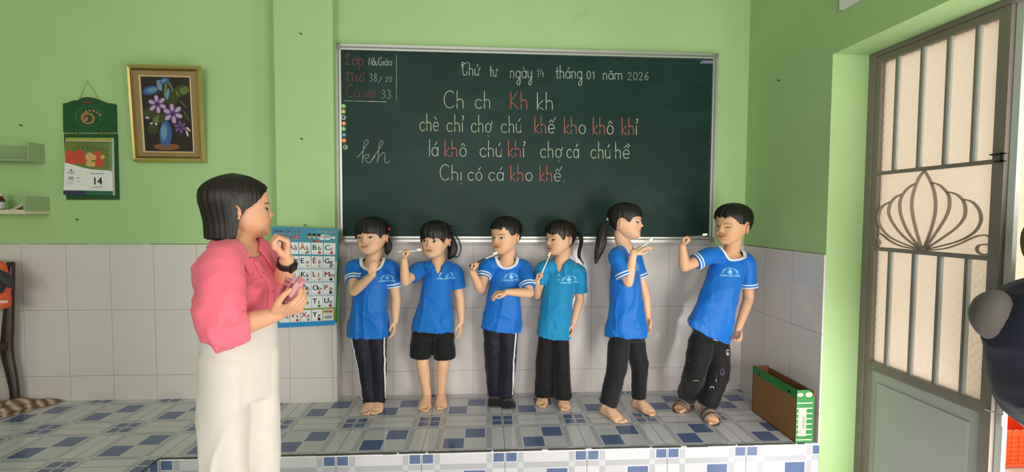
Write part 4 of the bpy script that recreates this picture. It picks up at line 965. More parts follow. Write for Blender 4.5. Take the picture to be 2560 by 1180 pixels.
def foot(mb, ankle, toe_dir, L, side, toes=True, sc=1.0, gz=0.0):
    """side: +1 when the big toe lies along +lateral (lateral = up x dir)"""
    d = Vector((toe_dir[0], toe_dir[1], 0)).normalized(); s = Vector((0, 0, 1)).cross(d)*side; a = Vector((ankle.x, ankle.y, gz)); h0 = a-d*L*.24
    rings = []
    for t, hw, h, off in ((0, .045, .13, 0), (.05, .13, .26, 0), (.16, .165, .36, 0), (.30, .16, .42, .0), (.45, .175, .36, .01), (.60, .205, .27, .02), (.72, .225, .20, .025), (.82, .21, .15, .02), (.88, .18, .10, .01)):
        hw *= L*sc; h *= L; c = h0+d*(L*t)+s*(off*L); ring = []
        for i in range(18):
            q = 2*math.pi*i/18; cx, sz = math.cos(q), math.sin(q)
            z = h*.42+h*.58*sz if sz > 0 else h*.42*(1-abs(sz)**.5)
            ring.append(c+s*(hw*math.copysign(abs(cx)**.8, cx))+Vector((0, 0, z+.001)))
        rings.append(ring)
    mb.loft(rings)
    if toes:
        for off, st, ln, r in ((.165, .80, .25, .064), (.065, .82, .24, .046), (-.012, .815, .215, .043), (-.085, .79, .19, .040), (-.150, .755, .155, .037)):
            r *= L; b = h0+d*(L*st)+s*(off*L); b.z = gz+r+.001; e = b+d*(L*ln*.72)-s*(off*.10*L); e.z = gz+r*.85+.001
            mb.tube([b-d*L*.08+Vector((0, 0, L*.025)), b+Vector((0, 0, L*.015)), e], [r*1.15, r, r*.92], n=10)
    mb.tube([a+Vector((0, 0, L*.55)), a+Vector((0, 0, L*.22))], [L*.15, L*.17], n=14)
def oval(c, ax, ay, n=36, p=.85):
    return [c+ax*math.copysign(abs(math.cos(t))**p, math.cos(t))+ay*math.copysign(abs(math.sin(t))**p, math.sin(t)) for t in [2*math.pi*i/n for i in range(n)]]
def strip(path, wd, bv, nrm_hint, name, m, parent, off=.0015, th=.001, lateral=None):
    """ribbon laid on a surface along a path"""
    rows = []
    P, _ = spline([Vector(p) for p in path], None, 8)
    for i, p in enumerate(P):
        t = (P[min(i+1, len(P)-1)]-P[max(i-1, 0)]).normalized(); hit, no, _, _ = bv.find_nearest(p)
        if hit is None: continue
        if nrm_hint is not None and no.dot(nrm_hint) < 0: no = -no
        s = t.cross(no).normalized(); row = []
        for k in (-1, -.33, .33, 1):
            q2, n2, _, _ = bv.find_nearest(hit+s*wd*.5*k); row.append(q2+n2*off if n2.dot(no) > 0 else q2-n2*off)
        rows.append(row)
    mb = MB(); mb.loft(rows, cap=False, closed=False); me = mb.mesh(name)
    o = link(name, me, m, parent, True); sd = o.modifiers.new('s', 'SOLIDIFY'); sd.thickness = th; sd.offset = 1; return o
def project(bv, centre, u, v, n, shapes, name, mats, parent, off=.0014):
    """flat print projected on cloth along -n: shapes = list of (verts2D, faces, mat)"""
    mb = MB()
    for vs, fs, mi in shapes:
        P, ok = [], True
        for a, b in vs:
            o = centre+u*a+v*b+n*.15; hit, no, _, _ = bv.ray_cast(o, -n, .4)
            if hit is None: hit = centre+u*a+v*b; no = n
            P.append(hit+n*off)
        mb.add(P, fs, mi)
    return mb.build(name, mats, parent)
def emblem_shapes(sz, k=1.0):
    """arched line of letters over a lotus figure, a straight line of letters below"""
    S = []; top = 'TRƯỜNG TÌNH THƯƠNG'; R0 = .030*sz
    for i, ch in enumerate(top):
        if ch == ' ': continue
        a = math.radians(168-156*i/(len(top)-1)); vs, fs, wd = text_mesh(ch, .0115*sz, .0005); c, s = math.cos(a-math.pi/2), math.sin(a-math.pi/2)
        S.append(([(R0*1.15*math.cos(a)+(x-wd/2)*c-y*s, R0*.95*math.sin(a)+(x-wd/2)*s+y*c) for x, y in vs], fs, 0))
    vs, fs, wd = text_mesh('CHÙA LỘC THỌ', .0140*sz, .0007); S.append(([((x-wd/2), y-.012*sz) for x, y in vs], fs, 0))
    def poly(P): S.append(([(x*sz, y*sz) for x, y in P], [tuple(range(len(P)))], 0))
    el = lambda cx, cy, rx, ry, n=14: [(cx+rx*math.cos(2*math.pi*i/n), cy+ry*math.sin(2*math.pi*i/n)) for i in range(n)]
    poly(el(0, .018, .0075, .0075)); poly(el(-.010, .012, .006, .003)); poly(el(.010, .012, .006, .003)); poly([(-.009, .002), (.009, .002), (.006, .008), (-.006, .008)]); poly(el(0, .0085, .004, .003))
    return S
def hair_shell(h, zb, th, name, m, parent, n=132, msteps=26, flare=0.0, seed=0, jag=.012, hang=True, part=None):
    """cap of hair: zb(angle)= lower edge, th(angle, s)= thickness, both in head heights"""
    rs = np.random.RandomState(seed); jit = rs.normal(size=n)*jag; ridge = rs.normal(size=n)*.0075
    outer, inner, uv = [], [], []
    for j in range(n):
        t = -math.pi+2*math.pi*j/n; a = abs(t); b = zb(t)+jit[j]; colo, coli = [], []; mxr = 0
        for i in range(msteps):
            s = i/(msteps-1); q = 1-(1-s)**1.0
            z = .997-( .997-b)*(s**1.35 if s < 1 else 1)
            p = head_xy(min(z, .999), t); r = Vector((p.x, p.y+.03, 0))
            if hang and z < .55:
                p0 = head_xy(.55, t); 
                if Vector((p0.x, p0.y+.03)).length*(1-flare*(.55-z)) > r.length: p = Vector((p0.x, p0.y, z)); p.x *= 1-flare*(.55-z); p.y = (p.y+.03)*(1-flare*(.55-z))-.03
            o = (p-Vector((0, -.03, .55 if z > .55 else z))).normalized(); k = th(t, s)+ridge[j]*min(1, s*3)
            colo.append(h.w(p+o*k)); coli.append(h.w(p-o*.025))
        outer.append(colo); inner.append(coli)
    mb = MB(); vid = []
    for j in range(n): vid.append(len(mb.v)); mb.v += outer[j]+inner[j][::-1][:8]
    K = msteps+8
    uvs = []
    for j in range(n):
        k = (j+1) % n
        for i in range(K-1):
            mb.face((vid[j]+i, vid[k]+i, vid[k]+i+1, vid[j]+i+1)); uvs.append((j, i))
    mb.v.append(h.w((0, -.03, 1.0+th(0, 0)))); top = len(mb.v)-1
    for j in range(n): mb.face((vid[j], top, vid[(j+1) % n])); uvs.append((j, -1))
    me = bpy.data.meshes.new(name); me.from_pydata([tuple(v) for v in mb.v], [], mb.f); me.update()
    ul = me.uv_layers.new(name='UVMap'); li = 0
    for pidx, (j, i) in enumerate(uvs):
        pts = ((j, i), (j+1, i), (j+1, i+1), (j, i+1)) if i >= 0 else ((j, 0), (j+.5, -1), (j+1, 0))
        for q in pts: ul.data[li].uv = (q[0]/n, q[1]/K); li += 1
    bm = bmesh.new(); bm.from_mesh(me); bmesh.ops.recalc_face_normals(bm, faces=bm.faces); bm.to_mesh(me); bm.free()
    return link(name, me, m, parent, True)
def lock(pts, r, name, m, parent, strands=7, seed=0, flat=.6, spreadf=.8):
    """bundle of tapering strands following a path"""
    rs = random.Random(seed); mb = MB(); P = [Vector(p) for p in pts]; uvn = []
    for k in range(strands):
        a = 2*math.pi*k/strands; rr = r[1] if len(r) > 1 else r[0]
        off = Vector((math.cos(a)*spreadf, math.sin(a)*flat, 0)) if k else Vector()
        Q, Rr = [], []
        for i, p in enumerate(P):
            f = r[i]; Q.append(p+off*f*.75+Vector((rs.uniform(-1, 1), rs.uniform(-1, 1), 0))*f*.12); Rr.append(max(f*.55*(1 if i < len(P)-1 else .35), .0012))
        if k: Q[-1] = Q[-1]+Vector((0, 0, rs.uniform(-.012, .014)))
        mb.tube(Q, Rr, n=9, sub=4)
    me = mb.mesh(name); ul = me.uv_layers.new(name='UVMap'); c = coords(me); li = np.empty(len(me.loops), dtype=np.int32); me.loops.foreach_get('vertex_index', li)
    u = np.stack([(c[li, 0]+c[li, 1])*2.0, c[li, 2]*2], 1).astype(np.float32); ul.data.foreach_set('uv', u.ravel())
    return link(name, me, m, parent, True)

def make_body(mb, voxel, h, skin, parent, **pk):
    me = remesh(mb.mesh('body'), voxel, 2, .45)
    detail_face(me, h, 1); c = coords(me)
    sm = pk.get('smile', 0); c2, _ = sculpt(c, h, sm, pk.pop('nose', 1.0), pk.pop('cheek', 1.0)); setco(me, c2)
    T = paint(c, h, skin, **pk); ca = me.color_attributes.new('tone', 'FLOAT_COLOR', 'POINT'); ca.data.foreach_set('color', T.astype(np.float32).ravel())
    return link('body', me, SKIN, parent, True)
def shirt_mesh(hem, hemv, hemf, chest, chv, chf, nb, shl, shr, sleeves, voxel=.006, it=6, mid=None):
    """hem/chest centres with half-axis vectors, neck base, shoulder points, sleeves=[(points, radii)]"""
    mb = MB(); rings = [oval(hem, hemv, hemf)]
    for t in (.2, .4, .6, .8): 
        e = t*t*(3-2*t); rings.append(oval(hem.lerp(chest, t), hemv.lerp(chv, e), hemf.lerp(chf, e)))
    rings.append(oval(chest, chv, chf)); top = nb
    rings.append(oval(chest.lerp(top, .55), chv*.92, chf*.84)); rings.append(oval(chest.lerp(top, .85), chv*.72, chf*.66)); rings.append(oval(top, chv*.42, chf*.55)); rings.append(oval(top+Vector((0, 0, .012)), chv*.36, chf*.5))
    mb.loft(rings)
    for s in (shl, shr): mb.tube([nb+(s-nb)*.25+Vector((0, 0, -.008)), nb.lerp(s, .62)+Vector((0, 0, -.004)), s], [.040, .042, .040], n=14)
    for pts, rad in sleeves: mb.tube(pts, rad, n=20, round_ends=False, sub=3)
    return remesh(mb.mesh('shirt'), voxel, it, .5)
def cut_neck(me, c, au, av, axn, depth=.05, vee=False):
    """open the cloth inside the neck line (centre c, half axes au, av, outward axis axn); vee = pointed in front"""
    A, B = np.array(au)/au.length_squared, np.array(av)/av.length_squared
    def rho(C):
        d = C-np.array(c); u, v = d@A, d@B; r = np.sqrt(u*u+v*v)
        return np.where(v > 0, np.abs(u)+v*.98, r) if vee else r
    C = coords(me); R_ = rho(C); hgt = (C-np.array(c))@np.array(axn); kill = (R_ < 1) & (hgt > -depth)
    bm = bmesh.new(); bm.from_mesh(me); bm.verts.ensure_lookup_table(); bmesh.ops.delete(bm, geom=[v2 for v2 in bm.verts if kill[v2.index]], context='VERTS')
    for v2 in bm.verts:
        if v2.is_boundary:
            d = v2.co-c; r = float(rho(np.array([v2.co]))[0])
            if .9 < r < 1.6: k = (1/r-1); u, v = d.dot(au)/au.length_squared, d.dot(av)/av.length_squared; v2.co += (au*u+av*v)*k
    bm.to_mesh(me); bm.free()
def collar_ring(bv, c, au, av, axn, r, name, m, parent, n=40, flat=1.6):
    P = []
    for i in range(n):
        a = 2*math.pi*i/n; p = c+au*math.cos(a)+av*math.sin(a); hit, no, _, _ = bv.ray_cast(p+axn*.10, -axn, .25)
        if hit is None: hit = bv.find_nearest(p)[0]
        P.append(hit)
    for _ in range(2): P = [(P[i-1]+P[i]*2+P[(i+1) % n])/4 for i in range(n)]
    cc = sum(P, Vector())/n; mb = MB(); rings = []
    for i in range(n):
        t = (P[(i+1) % n]-P[i-1]).normalized(); o = (P[i]-cc); o = (o-t*o.dot(t)).normalized(); b = t.cross(o)
        nn = axn*(.0025); rings.append([P[i]+nn+o*(r*flat*math.cos(q)+r*.15)+b*(r*.72*math.sin(q)) for q in [2*math.pi*k/10 for k in range(10)]])
    rings.append(rings[0]); mb.loft(rings, cap=False); return mb.build(name, m, parent, True)
def cuff(axis_a, axis_b, r, wd, gap, name, m, parent, two=True, bv=None):
    """bands round the end of a sleeve"""
    d = (axis_b-axis_a).normalized(); s1 = d.orthogonal().normalized(); s2 = d.cross(s1)
    for k in range(2 if two else 1):
        c = axis_b-d*(gap*k+wd*.5+.002); rings = []
        for t in (-1, -.6, .6, 1):
            ring = []
            for i in range(32):
                a = 2*math.pi*i/32; dirv = s1*math.cos(a)+s2*math.sin(a); cc = c+d*(wd*.5*t); rr = r
                if bv is not None:
                    hit, no, _, _ = bv.ray_cast(cc, dirv, r*2.2)
                    if hit is not None: rr = min(max((hit-cc).length, r*.82), r*1.22)
                ring.append(cc+dirv*(rr+(.0022 if abs(t) < .9 else -.002)))
            rings.append(ring)
        mb = MB(); mb.loft(rings, cap=False); mb.build(name, m, parent, True)
def trousers_mesh(waist, wv, wf, legs, voxel=.006, it=5):
    """waist oval; legs = list of point lists with (rx, ry) radii"""
    mb = MB(); kn = sum([l[0][0] for l in legs], Vector())/len(legs)
    mb.loft([oval(waist, wv*.92, wf*.92), oval(waist.lerp(kn, .5), wv, wf), oval(kn, wv*.98, wf*.98), oval(kn-Vector((0, 0, .03)), wv*.8, wf*.8)])
    for pts, rad in legs: mb.tube(pts, rad, n=22, round_ends=False, sub=3, side=wv.normalized())
    return remesh(mb.mesh('trousers'), voxel, it, .5)

def lerp_tab(tab):
    xs = [math.radians(a) for a, _ in tab]; ys = [b for _, b in tab]
    return lambda t: float(np.interp(abs(t), xs, ys))
def polyline_radii(pts, rad): return [Vector(p) for p in pts], rad
UP = Vector((0, 0, 1))
def kid(K):
    P = lambda q: at(*q)
    base = Vector(K['base']); t = thing('person', K['label'], 'person', base)
    bf = math.radians(K['body_yaw']); fw = Vector((-math.sin(bf), -math.cos(bf), 0)); rt = UP.cross(fw)*-1.0   # rt: towards the person's right
    rt = fw.cross(UP); 
    vr = -rt                                                                                                # axis running to the person's left = viewer's right when facing us
    h = Head(P(K['head'][0]), K['head'][1], *K['head'][2:5], wide=K['head'][5] if len(K['head']) > 5 else 1.0)
    nb = P(K['nb']); sA, eA, wA = [P(q) for q in K['armA']]; sB, eB, wB = [P(q) for q in K['armB']]
    hl, hr = P(K['hem'][0]), P(K['hem'][1]); hem = (hl+hr)/2; hv = (hr-hl)/2; hf = fw*-K['hemd']; hf = hf-hv.normalized()*hf.dot(hv.normalized())*.5
    skin = K['skin']; sc = K.get('arm', 1.0)
    # ---- body
    mb = MB(); build_head(mb, h)
    mb.tube([h.w((0, -.10, .22)), h.w((0, -.13, .02)), nb+UP*.012, nb-UP*.03], [.043*K.get('neck', 1), .0385*K.get('neck', 1), .043, .05], n=18, sub=3)
    chest = nb.lerp(hem, .36); cv = vr*((sB-sA).length*.5*.76); cf = fw*-.066
    ho = hem+UP*.03
    hw0 = min(hv.length*.74, .088)
    mb.loft([oval(ho, vr*hw0*.85, fw*-.055), oval(ho.lerp(chest, .5), vr*hw0*.95, fw*-.058), oval(chest, cv, cf), oval(chest.lerp(nb, .6), cv*.84, fw*-.060), oval(nb-UP*.018, cv*.55, fw*-.047), oval(nb+UP*.006, cv*.34, fw*-.038)])
    for s in (sA, sB): mb.tube([nb-UP*.03, s-UP*.004], [.034, .034], n=12)
    for (s, e, w_), hk in (((sA, eA, wA), 'handA'), ((sB, eB, wB), 'handB')):
        mb.tube([s, s.lerp(e, .35), s.lerp(e, .75), e], [.035*sc, .033*sc, .029*sc, .0265*sc], n=16, sub=2)
        mb.tube([e, e.lerp(w_, .3), e.lerp(w_, .7), w_, w_+(w_-e).normalized()*.008], [.0265*sc, .0275*sc, .0225*sc, .0185*sc, .0175*sc], n=16, sub=2)
        H = K[hk]; hd = Vector(H['d']); hand(mb, w_, hd, H['n'], H['th'], H.get('L', .118), H.get('curl', (18, 28, 18)), H.get('spread', 4), None, H.get('tp'), H.get('per'))
    legs = []
    for i, sgn in ((0, -1), (1, 1)):
        toe = atz(*K['toes'][i]); d = Vector((*K['tdir'][i], 0)).normalized(); Lf = K.get('foot', .165); ank = toe-d*(Lf*.76); ank.z = 0
        a = ank+UP*(Lf*.30); hip = hem+vr*(sgn*abs(hv.dot(vr))*.46)+UP*.06 if 'hip' not in K else P(K['hip'][i])
        kn = hip.lerp(a, .52)+fw*K.get('kneef', .018) if 'knee' not in K else P(K['knee'][i])
        legs.append((hip, kn, a, d, Lf, ank))
        hip = hip-UP*.06
        mb.tube([hip, hip.lerp(kn, .5), kn, kn.lerp(a, .3)-fw*.006, kn.lerp(a, .7), a], [.042, .042, .037, .0365, .027, .0225], n=18, sub=3)
        foot(mb, ank, d, Lf*(.88 if K.get('socks') else 1), -sgn*K.get('fflip', 1), toes=not K.get('socks'), sc=.8 if K.get('socks') else 1.0)
    mb_body = make_body(mb, .0027, h, skin, t, **K.get('face', {}))
    # ---- trousers
    if K.get('legwear') == 'shorts':
        wst = hem+UP*.04; L2 = []
        for (hip, kn, a, d, Lf, ank), (px, py), sgn in zip(legs, K['cuffs'], (-1, 1)):
            c = at(px, py, base.y); top = hip+UP*.02
            L2.append(([top, top.lerp(c, .5), c], [(.066, .074), (.066, .072), (K['cuff_r'], .068)]))
        me = trousers_mesh(wst, hv*.80, fw*-.082, L2, .006, 5)
    else:
        wst = hem+UP*.045; L2 = []
        for (hip, kn, a, d, Lf, ank), rads in zip(legs, K['leg_r']):
            top = hip+(hem-hip-UP*(hem-hip).z)*.22; bot = ank.copy(); bot.z = K.get('bot', .035); bot += d*.012
            L2.append(([top+UP*.02, top.lerp(kn, .18), top.lerp(kn, .55), kn, kn.lerp(bot, .5), kn.lerp(bot, .85), bot], [(r, r*1.06) for r in [min(rads[0], .050)]+rads]))
        me = trousers_mesh(wst, hv*K.get('wst', .76), fw*-.084, L2, .006, 5)
    zmin = K.get('bot', .03)
    wrinkle(me, .0075, [(10, 10, 3, 1.0), (10, 10, 16, .28)], K['seed'], lambda c: np.clip((.62-c[:, 2])/.3, .3, 1.0))
    tr = link('shorts' if K.get('legwear') == 'shorts' else 'trousers', me, K['leg_mat'], t, True); tr_me = me.copy(); tr_me.transform(Matrix.Translation(base)); tbv = bvh_of(tr_me)
    for side in K.get('side_stripe', ()):
        hip, kn, a, d, Lf, ank = legs[0 if side < 0 else 1]; lat = (vr*side*.8+fw*.6)
        path = [hip.lerp(kn, f)+lat*.08 for f in (.25, .45, .7)]+[kn+lat*.07]+[kn.lerp(a, f)+lat*.06 for f in (.35, .7, .95)]
        strip(path, .016, tbv, lat, 'side_stripe', C_STRIPE, tr)
    if K.get('socks'):
        for hip, kn, a, d, Lf, ank in legs:
            m2 = MB(); foot(m2, ank-d*.004, d, Lf*1.02, 1, toes=False, sc=1.2); m2.tube([ank+d*Lf*.40+UP*.028, ank+d*Lf*.62+UP*.022], [(.039, .024), (.034, .020)], n=16, side=UP.cross(d))
            so = link('sock', remesh(m2.mesh('sock'), .0035, 3, .4), C_SOCK, t, True)
            sm2 = so.data.copy(); sm2.transform(Matrix.Translation(base)); sb = bvh_of(sm2); s0 = UP.cross(d)
            strip([ank+d*Lf*.50+s0*.034*k+UP*.05 for k in (-.9, -.4, .4, .9)], .0035, sb, None, 'sock_seam', mat('pale sock seam', (150, 120, 124), .8), so, .0006, .0006)
    # ---- shirt
    slv = []; ends = []
    for s, e, r0, r1, fr in ((sA, eA, *K['slvA']), (sB, eB, *K['slvB'])):
        end = s.lerp(e, fr); slv.append(([nb.lerp(s, .55)-UP*.012, s-UP*.003, s.lerp(end, .5), end], [.044, r0, (r0+r1)/2, r1])); ends.append((s, end, r1))
    me = shirt_mesh(hem, hv, hf, nb.lerp(hem, .42)+fw*.004, vr*((sB-sA).length*.5*K.get('chw', .86)), fw*-.083, nb, sA, sB, slv, .0045, 7)
    zt, zb_ = nb.z, hem.z
    wrinkle(me, .0105, [(11, 9, 2.6, 1.0), (8, 8, 9, .55)], K['seed']+3, lambda c: np.clip((zt-.03-c[:, 2])/(zt-zb_)*1.7, .10, 1))
    bv = bvh_of(me); fwv = fw
    nc = nb+fw*.012-UP*.010; au = vr*K.get('neckw', .060); av = (fw*.052-UP*K.get('neckd', .034)); axn = au.cross(av).normalized()
    if axn.z < 0: axn = -axn
    if K['collar'] == 'ring':
        ring_bv = bv; cut_neck(me, nc, au*.97, av*.97, axn)
    else:
        au2 = vr*.046; av2 = fw*.055-UP*.046; ax2 = au2.cross(av2).normalized(); ax2 = ax2 if ax2.z > 0 else -ax2; cut_neck(me, nb+fw*.010-UP*.004, au2, av2, ax2, vee=True)
    sh = link('shirt' if K['collar'] == 'ring' else 'polo_shirt', me, K['shirt_mat'], t, True)
    sdm = sh.modifiers.new('s', 'SOLIDIFY'); sdm.thickness = .0025; sdm.offset = -1
    if K['collar'] == 'ring':
        collar_ring(bv, nc, au, av, axn, .0062, 'collar', C_WHITE, sh)
        for s, end, r1 in ends: cuff(s, end, r1, .0095, .0165, 'sleeve_band', C_WHITE, sh, True, bv)
    else:
        rows = [[], [], [], []]; n = 34
        for i in range(n):
            f = i/(n-1)*2-1; a = f*math.radians(158); fr = abs(f)
            dirv = (-fw*math.cos(a)+vr*math.sin(a)); 
            p = nb+dirv.x*Vector((1, 0, 0))*.047+dirv.y*Vector((0, 1, 0))*.047+fw*.006+UP*(.016-.026*fr*fr-.016*max(0, fr-.8)*5)
            rows[0].append(p-UP*.010-dirv*.002); rows[1].append(p+UP*.012); rows[2].append(p+UP*.010+dirv*.008); o = p+dirv*(.030+.016*fr)-UP*(.020+.030*fr**2)
            hit, no, _, _ = bv.find_nearest(o)
            if hit is not None: o = hit+no*.0045
            rows[3].append(o)
        mbc = MB(); mbc.loft(rows, cap=False, closed=False); co = mbc.build('collar', K.get('collar_mat', K['shirt_mat']), sh, True); s3 = co.modifiers.new('s', 'SOLIDIFY'); s3.thickness = .0022; s3.offset = 1
        if K.get('collar_edge'):
            m3 = MB(); m3.tube([p+UP*.0015 for p in rows[3][1:-1]], .0016, n=6); m3.build('collar_edge', C_STRIPE, co, True)
        pn_ = nb+fw*.03-UP*.055; 
        for k in range(2):
            o = pn_-UP*(.028*k+.012)+fw*.2; hit, no, _, _ = bv.ray_cast(o, -fw, .4)
            if hit is not None:
                m3 = MB(); m3.ball(hit+no*.001, .0042, .0042, .0042, nu=10, nv=6); m3.build('button', C_WHITE if K.get('collar_edge') else K['shirt_mat'], sh, True)
    if K.get('emblem'):
        ex, ey, sz = K['emblem']; c = at(ex, ey, base.y+K['by']-.08); n_ = (fw*1.0-vr*0.0).normalized(); n_ = (n_+K.get('emb_n', Vector())).normalized(); u = UP.cross(n_).normalized(); 
        u = n_.cross(UP).normalized()*-1.0
        project(bv, c, u, UP, n_, emblem_shapes(sz), 'chest_print', C_PRINT, sh)
    return t, h, dict(nb=nb, sA=sA, sB=sB, eA=eA, wA=wA, eB=eB, wB=wB, fw=fw, vr=vr, hem=hem, legs=legs, bv=bv, sh=sh)
def toothbrush(name_label, a, b, mats, head_n=UP, hw=.0045):
    """handle from a to b, bristle head at b"""
    a, b = Vector(a), Vector(b); t = thing('toothbrush', name_label, 'toothbrush', a, 'toothbrushes held by the children'); d = (b-a).normalized(); L = (b-a).length
    n_ = (head_n-d*head_n.dot(d)).normalized()
    mb = MB(); mb.tube([a, a.lerp(b, .25), a.lerp(b, .55), a.lerp(b, .78), b], [(hw, hw*.9), (hw*1.15, hw), (hw*.95, hw*.8), (hw*.6, hw*.6), (hw*1.1, hw*.5)], n=12, sub=3, side=d.cross(n_)); mb.build('handle', mats[0], t, True)
    c = b-d*.012+n_*.006; mb = MB(); mb.obox(c, d*.012, d.cross(n_)*.0055, n_*.0055); mb.build('bristles', mats[1], t)
    return t
TAN = (206, 154, 116)
BR_W = mat('white brush plastic', (236, 236, 230), .35); BR_B = mat('pale bristles', (244, 238, 222), .7); BR_K = mat('dark brush plastic', (26, 26, 40), .3); BR_G = mat('smoky brush plastic', (84, 86, 80), .25, metal=.4)

# ---- first child: girl with bangs, hand raised to her chin
t, h, q = kid(dict(base=(-.735, .22, 0), by=0, seed=1, label='girl with straight black fringe, hand raised to her chin, next to the alphabet poster', body_yaw=-8,
    head=((931, 590, .205), .205, 17, 2, 3, 1.06), nb=(932, 652, .225), armA=((882, 668, .225), (885, 728, .13), (930, 688, .075)), armB=((978, 668, .225), (990, 745, .23), (988, 800, .21)),
    hem=((865, 838, .22), (975, 840, .22)), hemd=.095, skin=(226, 180, 146), arm=1.05, slvA=(.048, .047, .58), slvB=(.046, .044, .66), collar='ring', neckd=.036, neckw=.064, shirt_mat=C_BLUE, emblem=(967, 702, .86),
    handA=dict(d=(.12, -.05, 1), n=(.3, -.95, .1), th=(-.9, -.2, .3), curl=(22, 40, 30), per=[(45, 60, 40), (22, 40, 30), (14, 30, 25), (10, 25, 20)], spread=7, tp=(28, .75, 30), L=.112), handB=dict(d=(0, -.1, -1), n=(-1, .1, 0), th=(-.2, -1, 0), curl=(14, 22, 16), L=.115),
    toes=((909, 1039), (942, 1037)), tdir=((-.12, -1), (.12, -1)), leg_r=([.060, .055, .047, .045, .048, .044], [.060, .055, .047, .045, .047, .044]), leg_mat=C_NAVY, bot=.028, side_stripe=(-1, 1), face=dict(smile=.8, eye_open=.75, mouth_open=.6, cheek=1.25)))
hair_shell(h, lerp_tab([(0, .575), (40, .56), (58, .50), (66, .42), (74, .52), (95, .56), (112, .36), (140, .14), (180, .12)]), lambda t, s: .052-.012*s, 'hair', HAIR, t, seed=1, hang=False)
o = lock([h.w((-.33, -.22, .36)), h.w((-.36, -.22, .22)), h.w((-.34, -.20, .05)), h.w((-.30, -.20, -.06))], [.018, .022, .018, .008], 'pigtail', HAIR, t, 6, 2)
o = lock([h.w((.36, -.18, .34)), h.w((.40, -.14, .18)), h.w((.37, -.08, .04))], [.012, .012, .005], 'pigtail', HAIR, t, 4, 3)
mb = MB(); mb.ball(h.w((-.37, -.22, .68)), .012, .012, .009); mb.build('hair_tie', mat('red hair tie', (190, 30, 34), .5), t, True)

# ---- second child: girl in polo and shorts
t, h, q = kid(dict(base=(-.385, .26, 0), by=0, seed=2, label='girl in blue polo shirt and black shorts, barefoot, fist lifted beside her cheek', body_yaw=-4,
    head=((1090, 598, .235), .205, 20, 0, 0, 1.0), nb=(1096, 660, .265), armA=((1048, 672, .25), (1013, 704, .13), (1010, 650, .11)), armB=((1137, 678, .265), (1150, 748, .27), (1153, 802, .25)),
    hem=((1027, 823, .26), (1137, 827, .26)), hemd=.092, skin=(224, 178, 142), slvA=(.047, .048, .62), slvB=(.048, .051, .62), collar='polo', shirt_mat=C_POLO, emblem=(1115, 694, 1.0),
    handA=dict(d=(.08, -.1, 1), n=(1, -.15, 0), th=(.1, -.8, .6), curl=(72, 85, 50), spread=2, tp=(30, .9, 45), L=.112), handB=dict(d=(.0, -.1, -1), n=(-1, .3, 0), th=(-.3, -1, 0), curl=(12, 20, 14), L=.115),
    toes=((1057, 1031), (1106, 1025)), tdir=((-.06, -1), (.16, -1)), legwear='shorts', cuffs=((1050, 893), (1112, 896)), cuff_r=.066, leg_mat=C_BLACK, face=dict(eye_open=.95, smile=-.2, gaze=.5, brow=.7),
    hip=((1058, 838, .265), (1108, 838, .265)), knee=((1056, 908, .235), (1107, 908, .24))))
hair_shell(h, lerp_tab([(0, .60), (18, .53), (34, .57), (50, .50), (64, .40), (74, .55), (95, .56), (112, .40), (140, .18), (180, .14)]), lambda t, s: .050-.018*s, 'hair', HAIR, t, seed=2, jag=.022, hang=False)
lock([h.w((-.40, -.25, .66)), h.w((-.56, -.28, .52)), h.w((-.66, -.28, .26)), h.w((-.60, -.26, .02)), h.w((-.46, -.24, -.06))], [.006, .0055, .005, .0045, .003], 'loose_lock', HAIR, t, 3, 5)
lock([h.w((-.30, -.36, .50)), h.w((-.37, -.38, .25)), h.w((-.33, -.34, .02)), h.w((-.24, -.30, -.04))], [.024, .030, .024, .010], 'ponytail', HAIR, t, 7, 6)
mb = MB(); mb.ball(h.w((-.33, -.32, .84)), .013, .012, .012); mb.build('hair_bun', HAIR, t, True)
f0 = q['wA']+Vector((.018, -.012, .052))
toothbrush('white toothbrush in the fist of the girl in black shorts', f0+Vector((-.045, 0, -.004)), f0+Vector((.080, .0, .002)), (BR_W, BR_B))

# ---- third child: boy with a toothbrush, one arm across his belly
t, h, q = kid(dict(base=(.0, .26, 0), by=0, seed=3, label='boy in blue tee and black socks holding a dark handled toothbrush to his lips', body_yaw=8,
    head=((1265, 589, .225), .203, 42, -2, 0, 1.0), nb=(1268, 648, .25), armA=((1217, 664, .235), (1201, 723, .14), (1181, 680, .075)), armB=((1309, 668, .25), (1324, 733, .135), (1270, 730, .06)),
    hem=((1199, 818, .25), (1304, 829, .25)), hemd=.095, skin=(222, 174, 138), slvA=(.047, .045, .55), slvB=(.050, .051, .80), collar='ring', neckw=.062, neckd=.036, shirt_mat=C_BLUE, emblem=(1278, 697, .95),
    handA=dict(d=(.1, -.15, 1), n=(.9, -.4, .1), th=(.3, -.7, .6), curl=(70, 85, 50), spread=2, tp=(30, .9, 45), L=.110), handB=dict(d=(-1, -.08, -.06), n=(.0, .3, -1), th=(-.2, -.9, .3), curl=(22, 32, 22), spread=7, tp=(30, .4, 20), L=.115),
    toes=((1234, 1022), (1273, 1027)), tdir=((-.10, -1), (.12, -1)), socks=True, leg_r=([.062, .058, .052, .048, .047, .044], [.062, .058, .052, .048, .048, .046]), leg_mat=C_NAVY, bot=.040, side_stripe=(1,), face=dict(smile=.5, eye_open=.75)))
hair_shell(h, lerp_tab([(0, .735), (15, .70), (35, .745), (55, .70), (66, .56), (76, .52), (86, .60), (102, .58), (116, .42), (140, .26), (180, .22)]), lambda t, s: .075-.045*s, 'hair', HAIR, t, seed=3, jag=.02, hang=False)
f0 = q['wA']+Vector((.020, -.018, .052)); tip = at(1244, 633, f0.y-.005)
toothbrush('toothbrush with dark grip and white neck held by the boy in black socks', f0-(tip-f0)*.28, tip, (BR_W, BR_B))
mb = MB(); 
